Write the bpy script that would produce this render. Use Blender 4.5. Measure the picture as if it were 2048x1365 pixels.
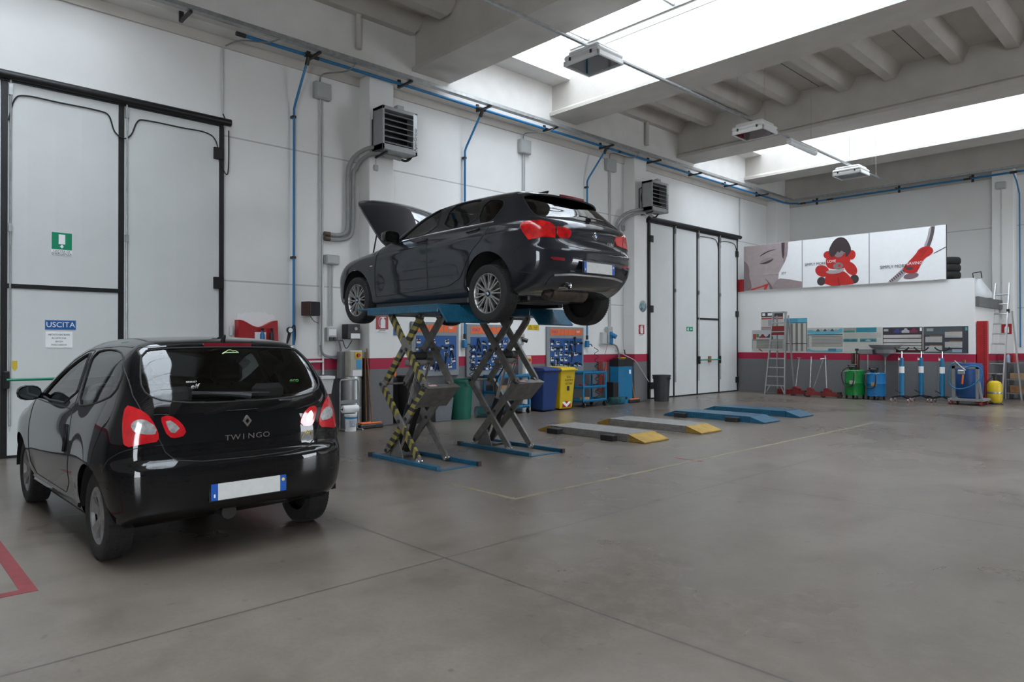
import bpy, bmesh, math, random
import numpy as np
from mathutils import Vector, Matrix
random.seed(7)
for _o in list(bpy.data.objects): bpy.data.objects.remove(_o)
SC = bpy.context.scene
COL = SC.collection
PI = math.pi
# ---------------------------------------------------------------- camera
cam = bpy.data.objects.new('camera', bpy.data.cameras.new('camera')); COL.objects.link(cam)
cam.data.sensor_width = 36.0; cam.data.lens = 36.0*1392/2048; cam.data.clip_end = 200
cam.location = (0, 0, 1.43); cam.rotation_euler = (math.radians(90.28), 0, math.radians(46.4))
SC.camera = cam
# ---------------------------------------------------------------- exposure
SC.view_settings.view_transform = 'Standard'; SC.view_settings.look = 'None'
SC.view_settings.exposure = 3.62; SC.view_settings.gamma = 1.0
SC.view_settings.use_curve_mapping = False
# ---------------------------------------------------------------- sky
W = bpy.data.worlds.new('world'); SC.world = W; W.use_nodes = True
_n = W.node_tree.nodes; _l = W.node_tree.links; _n.clear()
_bg = _n.new('ShaderNodeBackground'); _out = _n.new('ShaderNodeOutputWorld')
_bg.inputs[0].default_value = (0.88, 0.94, 1.0, 1); _bg.inputs[1].default_value = 1.0
_l.new(_bg.outputs[0], _out.inputs[0])
# daylight portals at the roof lights and two unseen openings added for cool fill
def portal(loc, rot, sx, sy):
    d = bpy.data.lights.new('daylight_portal', 'AREA'); d.shape = 'RECTANGLE'; d.size = sx; d.size_y = sy
    d.cycles.is_portal = True
    o = bpy.data.objects.new('daylight_portal', d); COL.objects.link(o); o.location = loc; o.rotation_euler = rot
    return o
ROOM = dict(x0=-10.75, x1=14.0, y0=-6.0, y1=22.7)
BEAMS = [-0.74, 2.90, 7.83, 11.47, 16.40, 20.04]
SKY_BAYS = [(-0.74, 2.90), (7.83, 11.47), (16.40, 20.04)]
for _a, _b in SKY_BAYS:
    portal((-1.6, (_a+_b)/2, 7.98), (0, 0, 0), 17.0, 3.0)
portal((5.0, -5.9, 2.2), (-PI/2, 0, 0), 5.0, 4.4)
portal((13.9, 19.15, 2.1), (0, PI/2, 0), 4.2, 4.7)
# ---------------------------------------------------------------- helpers
def sm(t): return t*t*(3-2*t)
MATS = {}
def pm(name, col, rough=0.5, metal=0.0, nz=0.0, nscale=8.0, bump=0.0, bscale=40.0, coat=0.0, spec=0.5, col2=None, emit=None):
    """procedural principled material: base colour broken up by noise, optional bump"""
    if name in MATS: return MATS[name]
    m = bpy.data.materials.new(name); m.use_nodes = True; MATS[name] = m
    nt = m.node_tree; N = nt.nodes; L = nt.links; b = N['Principled BSDF']
    c = tuple(col)+(1,)
    b.inputs['Base Color'].default_value = c; b.inputs['Roughness'].default_value = rough
    b.inputs['Metallic'].default_value = metal; b.inputs['Coat Weight'].default_value = coat
    b.inputs['Coat Roughness'].default_value = 0.012; b.inputs['Specular IOR Level'].default_value = spec
    if emit: b.inputs['Emission Color'].default_value = tuple(emit[:3])+(1,); b.inputs['Emission Strength'].default_value = emit[3]
    if nz > 0 or bump > 0:
        tc = N.new('ShaderNodeTexCoord')
    if nz > 0:
        n = N.new('ShaderNodeTexNoise'); n.inputs['Scale'].default_value = nscale; n.inputs['Detail'].default_value = 5
        L.new(tc.outputs['Object'], n.inputs['Vector'])
        mx = N.new('ShaderNodeMix'); mx.data_type = 'RGBA'
        mx.inputs[6].default_value = c
        c2 = tuple(col2)+(1,) if col2 else tuple(v*(1-nz) for v in col)+(1,)
        mx.inputs[7].default_value = c2
        rr = N.new('ShaderNodeMapRange'); rr.inputs[1].default_value = 0.35; rr.inputs[2].default_value = 0.7
        L.new(n.outputs[0], rr.inputs[0]); L.new(rr.outputs[0], mx.inputs[0]); L.new(mx.outputs[2], b.inputs['Base Color'])
    if bump > 0:
        n2 = N.new('ShaderNodeTexNoise'); n2.inputs['Scale'].default_value = bscale; n2.inputs['Detail'].default_value = 3
        L.new(tc.outputs['Object'], n2.inputs['Vector'])
        bp = N.new('ShaderNodeBump'); bp.inputs['Strength'].default_value = bump; bp.inputs['Distance'].default_value = 0.01
        L.new(n2.outputs[0], bp.inputs['Height']); L.new(bp.outputs[0], b.inputs['Normal'])
    return m
def glassmat(name, tint=(0.75,0.8,0.8), gl=1.0):
    """thin pane: see-through with a fresnel mirror"""
    if name in MATS: return MATS[name]
    m = bpy.data.materials.new(name); m.use_nodes = True; MATS[name] = m
    N = m.node_tree.nodes; L = m.node_tree.links; N.clear()
    o = N.new('ShaderNodeOutputMaterial'); t = N.new('ShaderNodeBsdfTransparent'); g = N.new('ShaderNodeBsdfGlossy')
    f = N.new('ShaderNodeFresnel'); mx = N.new('ShaderNodeMixShader'); ml = N.new('ShaderNodeMath'); ml.operation = 'MULTIPLY'
    f.inputs[0].default_value = 1.55; ml.inputs[1].default_value = gl
    t.inputs[0].default_value = tuple(tint)+(1,); g.inputs[0].default_value = (1,1,1,1); g.inputs[1].default_value = 0.02
    L.new(f.outputs[0], ml.inputs[0]); L.new(ml.outputs[0], mx.inputs[0]); L.new(t.outputs[0], mx.inputs[1]); L.new(g.outputs[0], mx.inputs[2]); L.new(mx.outputs[0], o.inputs[0])
    return m
class MB:
    """collects shapes into one mesh"""
    def __init__(s): s.v = []; s.f = []; s.mi = []; s.cur = 0
    def mat(s, i): s.cur = i; return s
    def add(s, vs, fs):
        o = len(s.v); s.v += [tuple(map(float, v)) for v in vs]
        for f in fs: s.f.append(tuple(o+i for i in f)); s.mi.append(s.cur)
        return s
    def box(s, x0, x1, y0, y1, z0, z1, c=0.0):
        if x0 > x1: x0, x1 = x1, x0
        if y0 > y1: y0, y1 = y1, y0
        if z0 > z1: z0, z1 = z1, z0
        c = min(c, (x1-x0)*.45, (y1-y0)*.45, (z1-z0)*.45)
        if c <= 0:
            vs = [(x,y,z) for z in (z0,z1) for y in (y0,y1) for x in (x0,x1)]
            return s.add(vs, [(0,2,3,1),(4,5,7,6),(0,1,5,4),(2,6,7,3),(0,4,6,2),(1,3,7,5)])
        # chamfered box: 24 verts
        vs = []; idx = {}
        X = (x0,x1); Y = (y0,y1); Z = (z0,z1); sg = (1,-1)
        for i in (0,1):
            for j in (0,1):
                for k in (0,1):
                    P = (X[i],Y[j],Z[k]); d = (sg[i]*c, sg[j]*c, sg[k]*c)
                    for a in range(3):
                        q = [P[n]+(d[n] if n != a else 0) for n in range(3)]
                        idx[i,j,k,a] = len(vs); vs.append(q)
        F = []
        for i in (0,1):
            q = [idx[i,0,0,0],idx[i,1,0,0],idx[i,1,1,0],idx[i,0,1,0]]; F.append(q if i else q[::-1])
            q = [idx[0,i,0,1],idx[0,i,1,1],idx[1,i,1,1],idx[1,i,0,1]]; F.append(q if i else q[::-1])
            q = [idx[0,0,i,2],idx[1,0,i,2],idx[1,1,i,2],idx[0,1,i,2]]; F.append(q if i else q[::-1])
        for a in (0,1):
            for b in (0,1):
                q = [idx[a,b,0,0],idx[a,b,1,0],idx[a,b,1,1],idx[a,b,0,1]]; F.append(q if a == b else q[::-1])
                q = [idx[a,0,b,2],idx[a,1,b,2],idx[a,1,b,0],idx[a,0,b,0]]; F.append(q if a == b else q[::-1])
                q = [idx[0,a,b,1],idx[1,a,b,1],idx[1,a,b,2],idx[0,a,b,2]]; F.append(q if a == b else q[::-1])
        for i in (0,1):
            for j in (0,1):
                for k in (0,1):
                    q = [idx[i,j,k,0],idx[i,j,k,1],idx[i,j,k,2]]; F.append(q if (i+j+k)%2 else q[::-1])
        return s.add(vs, F)
    def bx(s, c, d, ch=0.0):
        return s.box(c[0]-d[0]/2,c[0]+d[0]/2,c[1]-d[1]/2,c[1]+d[1]/2,c[2]-d[2]/2,c[2]+d[2]/2,ch)
    def tube(s, pts, r, n=8, caps=True, closed=False):
        P = [Vector(p) for p in pts]; m = len(P); R = r if isinstance(r,(list,tuple)) else [r]*m
        T = []
        for i in range(m):
            if closed: d = P[(i+1)%m]-P[i-1]
            else: d = (P[min(i+1,m-1)]-P[max(i-1,0)])
            T.append(d.normalized() if d.length > 1e-9 else Vector((0,0,1)))
        u = T[0].orthogonal().normalized(); vs = []
        for i in range(m):
            u = (u - T[i]*u.dot(T[i])); u = u.normalized() if u.length > 1e-6 else T[i].orthogonal().normalized()
            w = T[i].cross(u)
            for k in range(n):
                a = 2*PI*k/n; vs.append(P[i]+(u*math.cos(a)+w*math.sin(a))*R[i])
        F = []
        for i in range(m if closed else m-1):
            j = (i+1)%m
            for k in range(n):
                F.append((i*n+k, i*n+(k+1)%n, j*n+(k+1)%n, j*n+k))
        if caps and not closed: F.append(tuple(range(n))[::-1]); F.append(tuple(range((m-1)*n, m*n)))
        return s.add(vs, F)
    def cyl(s, a, b, r, n=16, r2=None): return s.tube([a,b],[r, r if r2 is None else r2],n)
    def bar(s, a, b, w, h, up=(0,0,1)):
        """rectangular bar from a to b, w across, h along up"""
        a, b = Vector(a), Vector(b); t = (b-a).normalized(); up = Vector(up)
        sd = t.cross(up).normalized(); up = sd.cross(t)
        vs = [p+sd*(i*w/2)+up*(j*h/2) for p in (a,b) for i,j in ((-1,-1),(1,-1),(1,1),(-1,1))]
        return s.add(vs, [(3,2,1,0),(4,5,6,7),(0,1,5,4),(1,2,6,5),(2,3,7,6),(3,0,4,7)])
    def prism(s, poly, a, b):
        """poly: list of 3D points, extruded by vector a->b offsets"""
        n = len(poly); a = Vector(a); b = Vector(b)
        vs = [Vector(p)+a for p in poly]+[Vector(p)+b for p in poly]
        F = [tuple(range(n))[::-1], tuple(range(n,2*n))]+[(i,(i+1)%n,n+(i+1)%n,n+i) for i in range(n)]
        return s.add(vs, F)
    def lathe(s, prof, o=(0,0,0), ax='z', n=24, a0=0, a1=2*PI):
        """prof: (r, h)"""
        full = abs(a1-a0-2*PI) < 1e-6; m = n if full else n+1; vs = []
        for r, h in prof:
            for k in range(m):
                a = a0+(a1-a0)*k/n; c, q = r*math.cos(a), r*math.sin(a)
                p = {'z':(c,q,h),'y':(q,h,c),'x':(h,c,q)}[ax]; vs.append((p[0]+o[0],p[1]+o[1],p[2]+o[2]))
        F = []
        for i in range(len(prof)-1):
            for k in range(n):
                k2 = (k+1)%m; F.append((i*m+k, i*m+k2, (i+1)*m+k2, (i+1)*m+k))
        return s.add(vs, F)
    def quad(s, *p): return s.add(p, [tuple(range(len(p)))])
    def build(s, name, mat, parent=None, smooth=False, bevel=0.0, loc=None, ang=None):
        me = bpy.data.meshes.new(name); me.from_pydata(s.v, [], s.f); 
        for m in (mat if isinstance(mat,(list,tuple)) else [mat]): me.materials.append(m)
        if isinstance(mat,(list,tuple)): me.polygons.foreach_set('material_index', s.mi)
        if smooth:
            me.polygons.foreach_set('use_smooth', [True]*len(me.polygons))
            me.set_sharp_from_angle(angle=math.radians(40 if ang is None else ang))
        o = bpy.data.objects.new(name, me); COL.objects.link(o)
        if parent: o.parent = parent
        if loc: o.location = loc
        if bevel > 0:
            md = o.modifiers.new('bevel','BEVEL'); md.width = bevel; md.segments = 2; md.limit_method = 'ANGLE'; md.angle_limit = math.radians(50)
        return o
def tag(o, label, cat, group=None):
    o['label'] = label; o['category'] = cat
    if group: o['group'] = group
    return o
def thing(name, label, cat, loc=(0,0,0), rz=0.0, group=None):
    o = bpy.data.objects.new(name, None); COL.objects.link(o); o.location = loc; o.rotation_euler = (0,0,rz); o.empty_display_size = .1
    return tag(o, label, cat, group)
def struct(o): o['kind'] = 'structure'; return o
def dup(root, loc=None, rz=None, label=None, group=None):
    r = root.copy(); COL.objects.link(r)
    if loc is not None: r.location = loc
    if rz is not None: r.rotation_euler = (0,0,rz)
    if label: r['label'] = label
    if group: r['group'] = group
    for ch in list(root.children):
        c = ch.copy(); COL.objects.link(c); c.parent = r
        for g in list(ch.children):
            d = g.copy(); COL.objects.link(d); d.parent = c
    return r
def arc(c, r, a0, a1, n, ax='z'):
    out = []
    for i in range(n+1):
        a = a0+(a1-a0)*i/n; p, q = r*math.cos(a), r*math.sin(a)
        out.append({'z':(c[0]+p,c[1]+q,c[2]),'x':(c[0],c[1]+p,c[2]+q),'y':(c[0]+p,c[1],c[2]+q)}[ax])
    return out
def smooth_path(pts, n=6):
    """Catmull-Rom through points"""
    P = [Vector(p) for p in pts]; out = []
    for i in range(len(P)-1):
        p0, p1, p2, p3 = P[max(i-1,0)], P[i], P[i+1], P[min(i+2,len(P)-1)]
        for k in range(n):
            t = k/n
            out.append(0.5*((2*p1)+(p2-p0)*t+(2*p0-5*p1+4*p2-p3)*t*t+(3*p1-p0-3*p2+p3)*t**3))
    out.append(P[-1]); return out
_tc = {}
def text_mesh(txt, size, extrude=0.001, align='CENTER', shear=0.0):
    k = (txt,size,extrude,align,shear)
    if k in _tc: return _tc[k]
    c = bpy.data.curves.new('lettering','FONT'); c.body = txt; c.size = size; c.extrude = extrude; c.align_x = align; c.align_y = 'CENTER'; c.shear = shear; c.resolution_u = 3
    o = bpy.data.objects.new('lettering', c); COL.objects.link(o)
    dg = bpy.context.evaluated_depsgraph_get(); me = bpy.data.meshes.new_from_object(o.evaluated_get(dg))
    COL.objects.unlink(o); bpy.data.objects.remove(o); _tc[k] = me
    return me
def text(name, txt, size, mat, parent, loc, face, sx=1.0, align='CENTER', extrude=0.001, shear=0.0, roll=0.0):
    """face: 'x' reads on a plane facing +x, '-y' on a plane facing -y, 'z' on the floor; roll turns it in its plane"""
    me = text_mesh(txt, size, extrude, align, shear).copy(); me.materials.clear(); me.materials.append(mat)
    o = bpy.data.objects.new(name, me); COL.objects.link(o); o.parent = parent
    R = {'x': Matrix(((0,0,1),(1,0,0),(0,1,0))), '-y': Matrix(((1,0,0),(0,0,-1),(0,1,0))), 'z': Matrix.Identity(3), '-x': Matrix(((0,0,-1),(-1,0,0),(0,1,0)))}[face]
    M = Matrix.Translation(Vector(loc)) @ R.to_4x4() @ Matrix.Rotation(roll,4,'Z') @ Matrix.Diagonal((sx,1,1,1))
    o.matrix_local = M
    return o
# ---------------------------------------------------------------- common materials
M_white = pm('white_paint', (.78,.78,.77), .5, nz=.06, nscale=3)
M_black = pm('black_plastic', (.012,.012,.013), .45, nz=.2, nscale=20)
M_dark = pm('dark_steel', (.035,.033,.034), .45, .3, nz=.3, nscale=15)
M_rubber = pm('black_rubber', (.014,.014,.014), .75, nz=.3, nscale=30)
M_steel = pm('galvanised_steel', (.42,.43,.43), .42, .8, nz=.25, nscale=12)
M_gray = pm('grey_paint', (.24,.245,.25), .5, nz=.15, nscale=8)
M_lgray = pm('light_grey_plastic', (.50,.51,.51), .5, nz=.1, nscale=8)
M_chrome = pm('chrome', (.75,.75,.76), .12, 1.0, nz=.05)
M_blue = pm('blue_pipe_paint', (.012,.17,.38), .4, nz=.1, nscale=10)
M_red = pm('red_paint', (.40,.014,.018), .4, nz=.2, nscale=10)
M_yel = pm('yellow_plastic', (.62,.43,.01), .45, nz=.12, nscale=6)
M_dred = pm('dark_red_paint', (.20,.012,.012), .5, nz=.35, nscale=10)
M_alu = pm('aluminium', (.48,.485,.48), .38, .85, nz=.15, nscale=14)
M_wood = pm('wood_handle', (.28,.14,.06), .6, nz=.35, nscale=9)
M_paper = pm('white_paper', (.82,.82,.82), .7, nz=.03)
M_orange = pm('orange_plastic', (.85,.17,.02), .5, nz=.1)
M_green = pm('sign_green', (.0,.23,.11), .4, nz=.05)
M_ink = pm('black_ink', (.02,.02,.022), .6, nz=.1)
# ---------------------------------------------------------------- room shell
def wallmat(name, seams=()):
    m = bpy.data.materials.new(name); m.use_nodes = True; N = m.node_tree.nodes; L = m.node_tree.links; b = N['Principled BSDF']
    g = N.new('ShaderNodeNewGeometry'); sp = N.new('ShaderNodeSeparateXYZ'); L.new(g.outputs['Position'], sp.inputs[0])
    def mth(op, a, bb=None):
        n = N.new('ShaderNodeMath'); n.operation = op
        for i, q in enumerate((a, bb)):
            if q is None: continue
            if isinstance(q,(int,float)): n.inputs[i].default_value = q
            else: L.new(q, n.inputs[i])
        return n.outputs[0]
    def mix(f, a, c):
        n = N.new('ShaderNodeMix'); n.data_type = 'RGBA'
        if isinstance(f,float): n.inputs[0].default_value = f
        else: L.new(f, n.inputs[0])
        for i, q in ((6,a),(7,c)):
            if isinstance(q,tuple): n.inputs[i].default_value = q+(1,)
            else: L.new(q, n.inputs[i])
        return n.outputs[2]
    nz = N.new('ShaderNodeTexNoise'); nz.inputs['Scale'].default_value = 1.3; nz.inputs['Detail'].default_value = 6; L.new(g.outputs['Position'], nz.inputs['Vector'])
    nf = N.new('ShaderNodeTexNoise'); nf.inputs['Scale'].default_value = 26; nf.inputs['Detail'].default_value = 3; L.new(g.outputs['Position'], nf.inputs['Vector'])
    white = mix(nz.outputs[0], (.80,.80,.79), (.70,.69,.67))
    for sz in seams:
        d = mth('LESS_THAN', mth('ABSOLUTE', mth('SUBTRACT', sp.outputs[2], sz)), 0.012)
        white = mix(mth('MULTIPLY', d, .55), white, (.25,.24,.24))
    grey = mix(nf.outputs[0], (.165,.165,.17), (.125,.125,.128))
    c = mix(mth('GREATER_THAN', sp.outputs[2], 1.0), grey, (.36,.008,.045))
    c = mix(mth('GREATER_THAN', sp.outputs[2], 1.19), c, white)
    L.new(c, b.inputs['Base Color']); b.inputs['Roughness'].default_value = .6
    bp = N.new('ShaderNodeBump'); bp.inputs['Strength'].default_value = .12; bp.inputs['Distance'].default_value = .01
    L.new(nf.outputs[0], bp.inputs['Height']); L.new(bp.outputs[0], b.inputs['Normal'])
    return m
MW = wallmat('painted_wall', (4.63, 2.41)); MWC = wallmat('painted_column')
MCEIL = pm('ceiling_concrete', (.57,.535,.49), .65, nz=.12, nscale=2.2, bump=.05, bscale=30)
def floormat():
    m = bpy.data.materials.new('polished_concrete'); m.use_nodes = True; N = m.node_tree.nodes; L = m.node_tree.links; b = N['Principled BSDF']
    g = N.new('ShaderNodeNewGeometry'); sp = N.new('ShaderNodeSeparateXYZ'); L.new(g.outputs['Position'], sp.inputs[0])
    def noise(sc, det, rough=.55, stretch=None, dist=0.0):
        n = N.new('ShaderNodeTexNoise'); n.inputs['Scale'].default_value = sc; n.inputs['Detail'].default_value = det; n.inputs['Roughness'].default_value = rough; n.inputs['Distortion'].default_value = dist
        if stretch:
            mp = N.new('ShaderNodeMapping'); mp.inputs['Scale'].default_value = stretch; L.new(g.outputs['Position'], mp.inputs['Vector']); L.new(mp.outputs[0], n.inputs['Vector'])
        else: L.new(g.outputs['Position'], n.inputs['Vector'])
        return n.outputs[0]
    def mth(op, a, bb=None, cc=None):
        n = N.new('ShaderNodeMath'); n.operation = op
        for i, q in enumerate((a, bb, cc)):
            if q is None: continue
            if isinstance(q,(int,float)): n.inputs[i].default_value = q
            else: L.new(q, n.inputs[i])
        return n.outputs[0]
    def rng(v, a, c, lo=0.0, hi=1.0):
        n = N.new('ShaderNodeMapRange'); n.inputs[1].default_value = a; n.inputs[2].default_value = c; n.inputs[3].default_value = lo; n.inputs[4].default_value = hi; L.new(v, n.inputs[0]); return n.outputs[0]
    def mix(f, a, c):
        n = N.new('ShaderNodeMix'); n.data_type = 'RGBA'
        if isinstance(f,float): n.inputs[0].default_value = f
        else: L.new(f, n.inputs[0])
        for i, q in ((6,a),(7,c)):
            if isinstance(q,tuple): n.inputs[i].default_value = q+(1,)
            else: L.new(q, n.inputs[i])
        return n.outputs[2]
    big = noise(.45, 4, .55, dist=.3); med = noise(2.0, 6, .62, (1.25,.85,1), .25); mot = noise(7.5, 5, .65); fine = noise(38, 3, .6); spots = noise(9, 2, .5); oil = noise(1.1, 3, .5)
    c = mix(rng(big,.34,.66), (0.101,0.081,0.063), (0.163,0.138,0.114))
    c = mix(mth('MULTIPLY', rng(med,.44,.74), .55), c, (0.076,0.061,0.048))
    c = mix(mth('MULTIPLY', rng(mot,.46,.72), .30), c, (0.190,0.166,0.141))
    c = mix(mth('MULTIPLY', rng(fine,.40,.72), .22), c, (0.068,0.054,0.043))
    c = mix(mth('MULTIPLY', rng(oil,.60,.72), .35), c, (0.059,0.047,0.038))
    c = mix(mth('MULTIPLY', rng(spots,.69,.76), .55), c, (0.044,0.035,0.029))
    def joint(o, p, off, w):
        a = mth('ABSOLUTE', mth('SUBTRACT', mth('FLOORED_MODULO', mth('SUBTRACT', o, off-p/2), p), p/2)); return mth('LESS_THAN', a, w)
    j = mth('MAXIMUM', joint(sp.outputs[0], 3.72, -3.69, .008), joint(sp.outputs[1], 3.72, 2.894, .008))
    jd = mth('MAXIMUM', joint(sp.outputs[0], 3.72, -3.69, .035), joint(sp.outputs[1], 3.72, 2.894, .035))
    c = mix(mth('MULTIPLY', jd, mth('MULTIPLY', rng(med,.45,.6), .3)), c, (.08,.07,.062))
    c = mix(mth('MULTIPLY', j, .8), c, (.055,.048,.042))
    L.new(c, b.inputs['Base Color'])
    L.new(rng(big,.3,.75,.25,.33), b.inputs['Roughness']); b.inputs['Specular IOR Level'].default_value = .5
    return m
X0, X1, Y0, Y1 = ROOM['x0'], ROOM['x1'], ROOM['y0'], ROOM['y1']
struct(MB().box(X0-.3, X1+.3, Y0-.3, Y1+.3, -.2, 0).build('floor', floormat()))
# left wall with the two gate openings closed by the folding doors (built in front of it)
struct(MB().box(X0-.25, X0, Y0, Y1, 0, 7.6).build('wall_left', MW))
struct(MB().box(X0-.25, X1+.25, Y1, Y1+.25, 0, 7.6).build('wall_back', MW))
struct(MB().box(X1, X1+.25, Y0, 16.8, 0, 7.6).box(X1, X1+.25, 21.5, Y1, 0, 7.6).box(X1, X1+.25, 16.8, 21.5, 4.2, 7.6).build('wall_right', pm('dark_wall', (.22,.22,.22), .7, nz=.2, nscale=2)))  # unseen wall darkened to stand for deeper shade; opening added for cool light
m = MB(); m.box(X0-.25, 2.5, Y0-.25, Y0, 0, 7.6); m.box(7.5, X1+.25, Y0-.25, Y0, 0, 7.6); m.box(2.5, 7.5, Y0-.25, Y0, 4.4, 7.6)  # unseen front wall, gap added to let cool fill light in
struct(m.build('wall_front', MW))
# columns
def column(name, x0, x1, y0, y1, z1=6.12):
    return struct(MB().box(x0, x1, y0, y1, 0, z1, .012).build(name, MWC))
column('wall_column', X0, -10.4, 6.5, 7.0); column('wall_column', X0, -10.4, 14.1, 14.6); column('wall_column', X0, -10.4, 21.75, Y1)
column('wall_column', X0, -10.4, -1.1, -.6)
column('wall_column', -4.66, -4.17, 22.3, Y1); column('wall_column', 1.9, 2.4, 22.3, Y1)
# edge beam over the left wall, with small ledge below
struct(MB().box(X0, -10.4, Y0, Y1, 6.12, 7.6, .01).build('trim_1', pm('edge_beam_white', (.76,.74,.71), .6, nz=.08, nscale=2.5)))
struct(MB().box(X0, X0+.04, Y0, Y1, 5.97, 6.12).build('trim_2', MCEIL))
struct(MB().box(X0, X1, Y1-.35, Y1, 6.12, 7.6, .01).box(X0, X1, Y1-.04, Y1, 5.97, 6.12).build('trim_3', MCEIL))
# roof beams: I-section with a wide lower flange
def roof_beam(yc, lw, rw):
    # lw/rw: True where the side faces a roof light (web leans in and carries the curb)
    L_ = [(-.44,6.40),(-.44,6.47),(-.36,6.53),(-.36,7.12)]+([(-.22,7.5),(-.22,7.62)] if lw else [(-.36,7.62)])
    R_ = [(.44,6.40),(.44,6.47),(.36,6.53),(.36,7.12)]+([(.22,7.5),(.22,7.62)] if rw else [(.36,7.62)])
    poly = [(0,yc+y,z) for y,z in L_]+[(0,yc+y,z) for y,z in reversed(R_)]
    o = MB().prism(poly[::-1], (-10.4,0,0), (X1,0,0)).build('ceiling_beam', MCEIL)
    return struct(o)
for i, yc in enumerate(BEAMS): roof_beam(yc, i%2 == 1, i%2 == 0)
# roof decks of ribbed slabs between the beams
ribx = []
x = -10.35
k = 0
while x < X1:
    ribx.append(x); x += (.93, 1.22)[k%2]; k += 1
def deck(y0, y1):
    m = MB().box(X0, X1, y0, y1, 7.33, 7.45)
    for j in range(len(ribx)//2):
        xs = (ribx[2*j]+ribx[2*j+1])/2 + 1.075
        m.mat(1).box(xs-.006, xs+.006, y0, y1, 7.325, 7.331).mat(0)
    for x in ribx:
        a, b_ = .19, .10
        prof = [(-a,7.33),(-b_,7.03),(b_,7.03),(a,7.33)]
        # chamfered rib ends
        vs = []
        for yy, dz in ((y0,.16),(y0+.18,0),(y1-.18,0),(y1,.16)):
            for px_, pz in prof: vs.append((x+px_, yy, pz if pz > 7.2 else pz+dz))
        F = [(i*4+q, i*4+q+1, i*4+q+5, i*4+q+4) for i in range(3) for q in range(3)]
        m.add(vs, F)
    for yy, s_ in ((y0,1),(y1,-1)): m.mat(1).box(X0, X1, yy, yy+s_*.012, 7.30, 7.33).mat(0)
    return struct(m.build('ceiling', [MCEIL, M_dark]))
deck(Y0, BEAMS[0]-.3); deck(BEAMS[1]+.3, BEAMS[2]-.3); deck(BEAMS[3]+.3, BEAMS[4]-.3); deck(BEAMS[5]+.3, Y1)
# roof lights: end curbs, sills and glazing
XS = 7.2                                   # the roof lights stop short of the right wall to leave that side darker
struct(MB().box(XS, X1, Y0, Y1, 7.62, 7.75).build('ceiling', MCEIL))  # unseen roof added over the right end to cut its daylight
GL = glassmat('rooflight_glazing', (.86,.88,.9), .6)
for n, (a, b_) in enumerate(SKY_BAYS):
    w = struct(bpy.data.objects.new('window_%d' % (n+1), None)); COL.objects.link(w)
    ya, yb = a+.2, b_-.2
    m = MB()
    m.prism([(-10.4,0,7.08),(-9.88,0,7.08),(-9.88,0,7.2),(-10.05,0,7.75),(-10.4,0,7.75)], (0,ya-.15,0), (0,yb+.15,0))
    m.prism([(XS,0,7.08),(XS-.3,0,7.08),(XS-.3,0,7.75),(XS,0,7.75)][::-1], (0,ya-.15,0), (0,yb+.15,0))
    m.build('curb', pm('rooflight_curb', (.74,.72,.70), .6, nz=.08, nscale=3), w)
    m = MB()
    for yy in (ya, yb): m.bx(((X0+XS)/2+.3, yy, 7.68), (XS-X0-.9, .06, .12)); m.bx(((X0+XS)/2+.3, yy, 7.80), (XS-X0-.9, .09, .03))
    x = -9.5
    while x < XS-.4: m.bx((x, (ya+yb)/2, 7.86), (.05, yb-ya, .05)); x += 2.1
    m.build('frame', M_alu, w)
    MB().box(-10.1, XS-.25, ya, yb, 7.90, 7.904).build('pane', GL, w)
    # upstand above the frame closing the sides
    MB().box(-10.4,-10.1,ya-.2,yb+.2,7.75,7.9).box(XS-.25,XS,ya-.2,yb+.2,7.75,7.9).box(-10.4,XS,ya-.2,ya,7.6,7.9).box(-10.4,XS,yb,yb+.2,7.6,7.9).build('upstand', MCEIL, w)
for y in (6.25, 14.55): struct(MB().cyl((-10.34,y,6.45),(-10.34,y,7.33),.05,12).build('trim_4', MCEIL, smooth=True))
# floor markings
M_ftape = pm('worn_yellow_paint', (.20,.17,.08), .6, nz=1.0, nscale=7, col2=(.150,.130,.110))
M_rtape = pm('red_floor_tape', (.20,.022,.026), .5, nz=.3, nscale=12)
struct(MB().box(-5.65,-4.62,4.44,4.49,0,.0015).box(-4.67,-4.62,4.49,13.4,0,.0015).build('floor_marking', M_ftape))
struct(MB().box(-8.5,-4.91,.72,.80,0,.002).box(-4.91,-4.83,-3.0,.80,0,.002).build('floor_marking', M_rtape))
struct(MB().box(-4.95,-4.55,7.52,7.56,0,.001).build('floor_marking', M_rtape))
# ---------------------------------------------------------------- car bodies: smooth shells grown from section curves
def pchip(pts):
    pts = sorted(pts); X = np.array([p[0] for p in pts], float); Y = np.array([p[1] for p in pts], float)
    h = np.diff(X); d = np.diff(Y)/h; m = np.zeros(len(X)); m[0] = d[0]; m[-1] = d[-1]
    for i in range(1, len(X)-1):
        if d[i-1]*d[i] > 0:
            w1 = 2*h[i]+h[i-1]; w2 = h[i]+2*h[i-1]; m[i] = (w1+w2)/(w1/d[i-1]+w2/d[i])
    def f(x):
        x = np.asarray(x, float); xc = np.clip(x, X[0], X[-1]); i = np.clip(np.searchsorted(X, xc)-1, 0, len(h)-1)
        t = (xc-X[i])/h[i]; t2 = t*t; t3 = t2*t
        return (2*t3-3*t2+1)*Y[i]+(t3-2*t2+t)*h[i]*m[i]+(-2*t3+3*t2)*Y[i+1]+(t3-t2)*h[i]*m[i+1]
    return f
def smax(a, b, k):
    h = np.maximum(k-np.abs(a-b), 0)/k
    return np.maximum(a, b)+h*h*k*.25
def sstep(a, b, x):
    t = np.clip((x-a)/(b-a), 0, 1); return t*t*(3-2*t)
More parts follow.
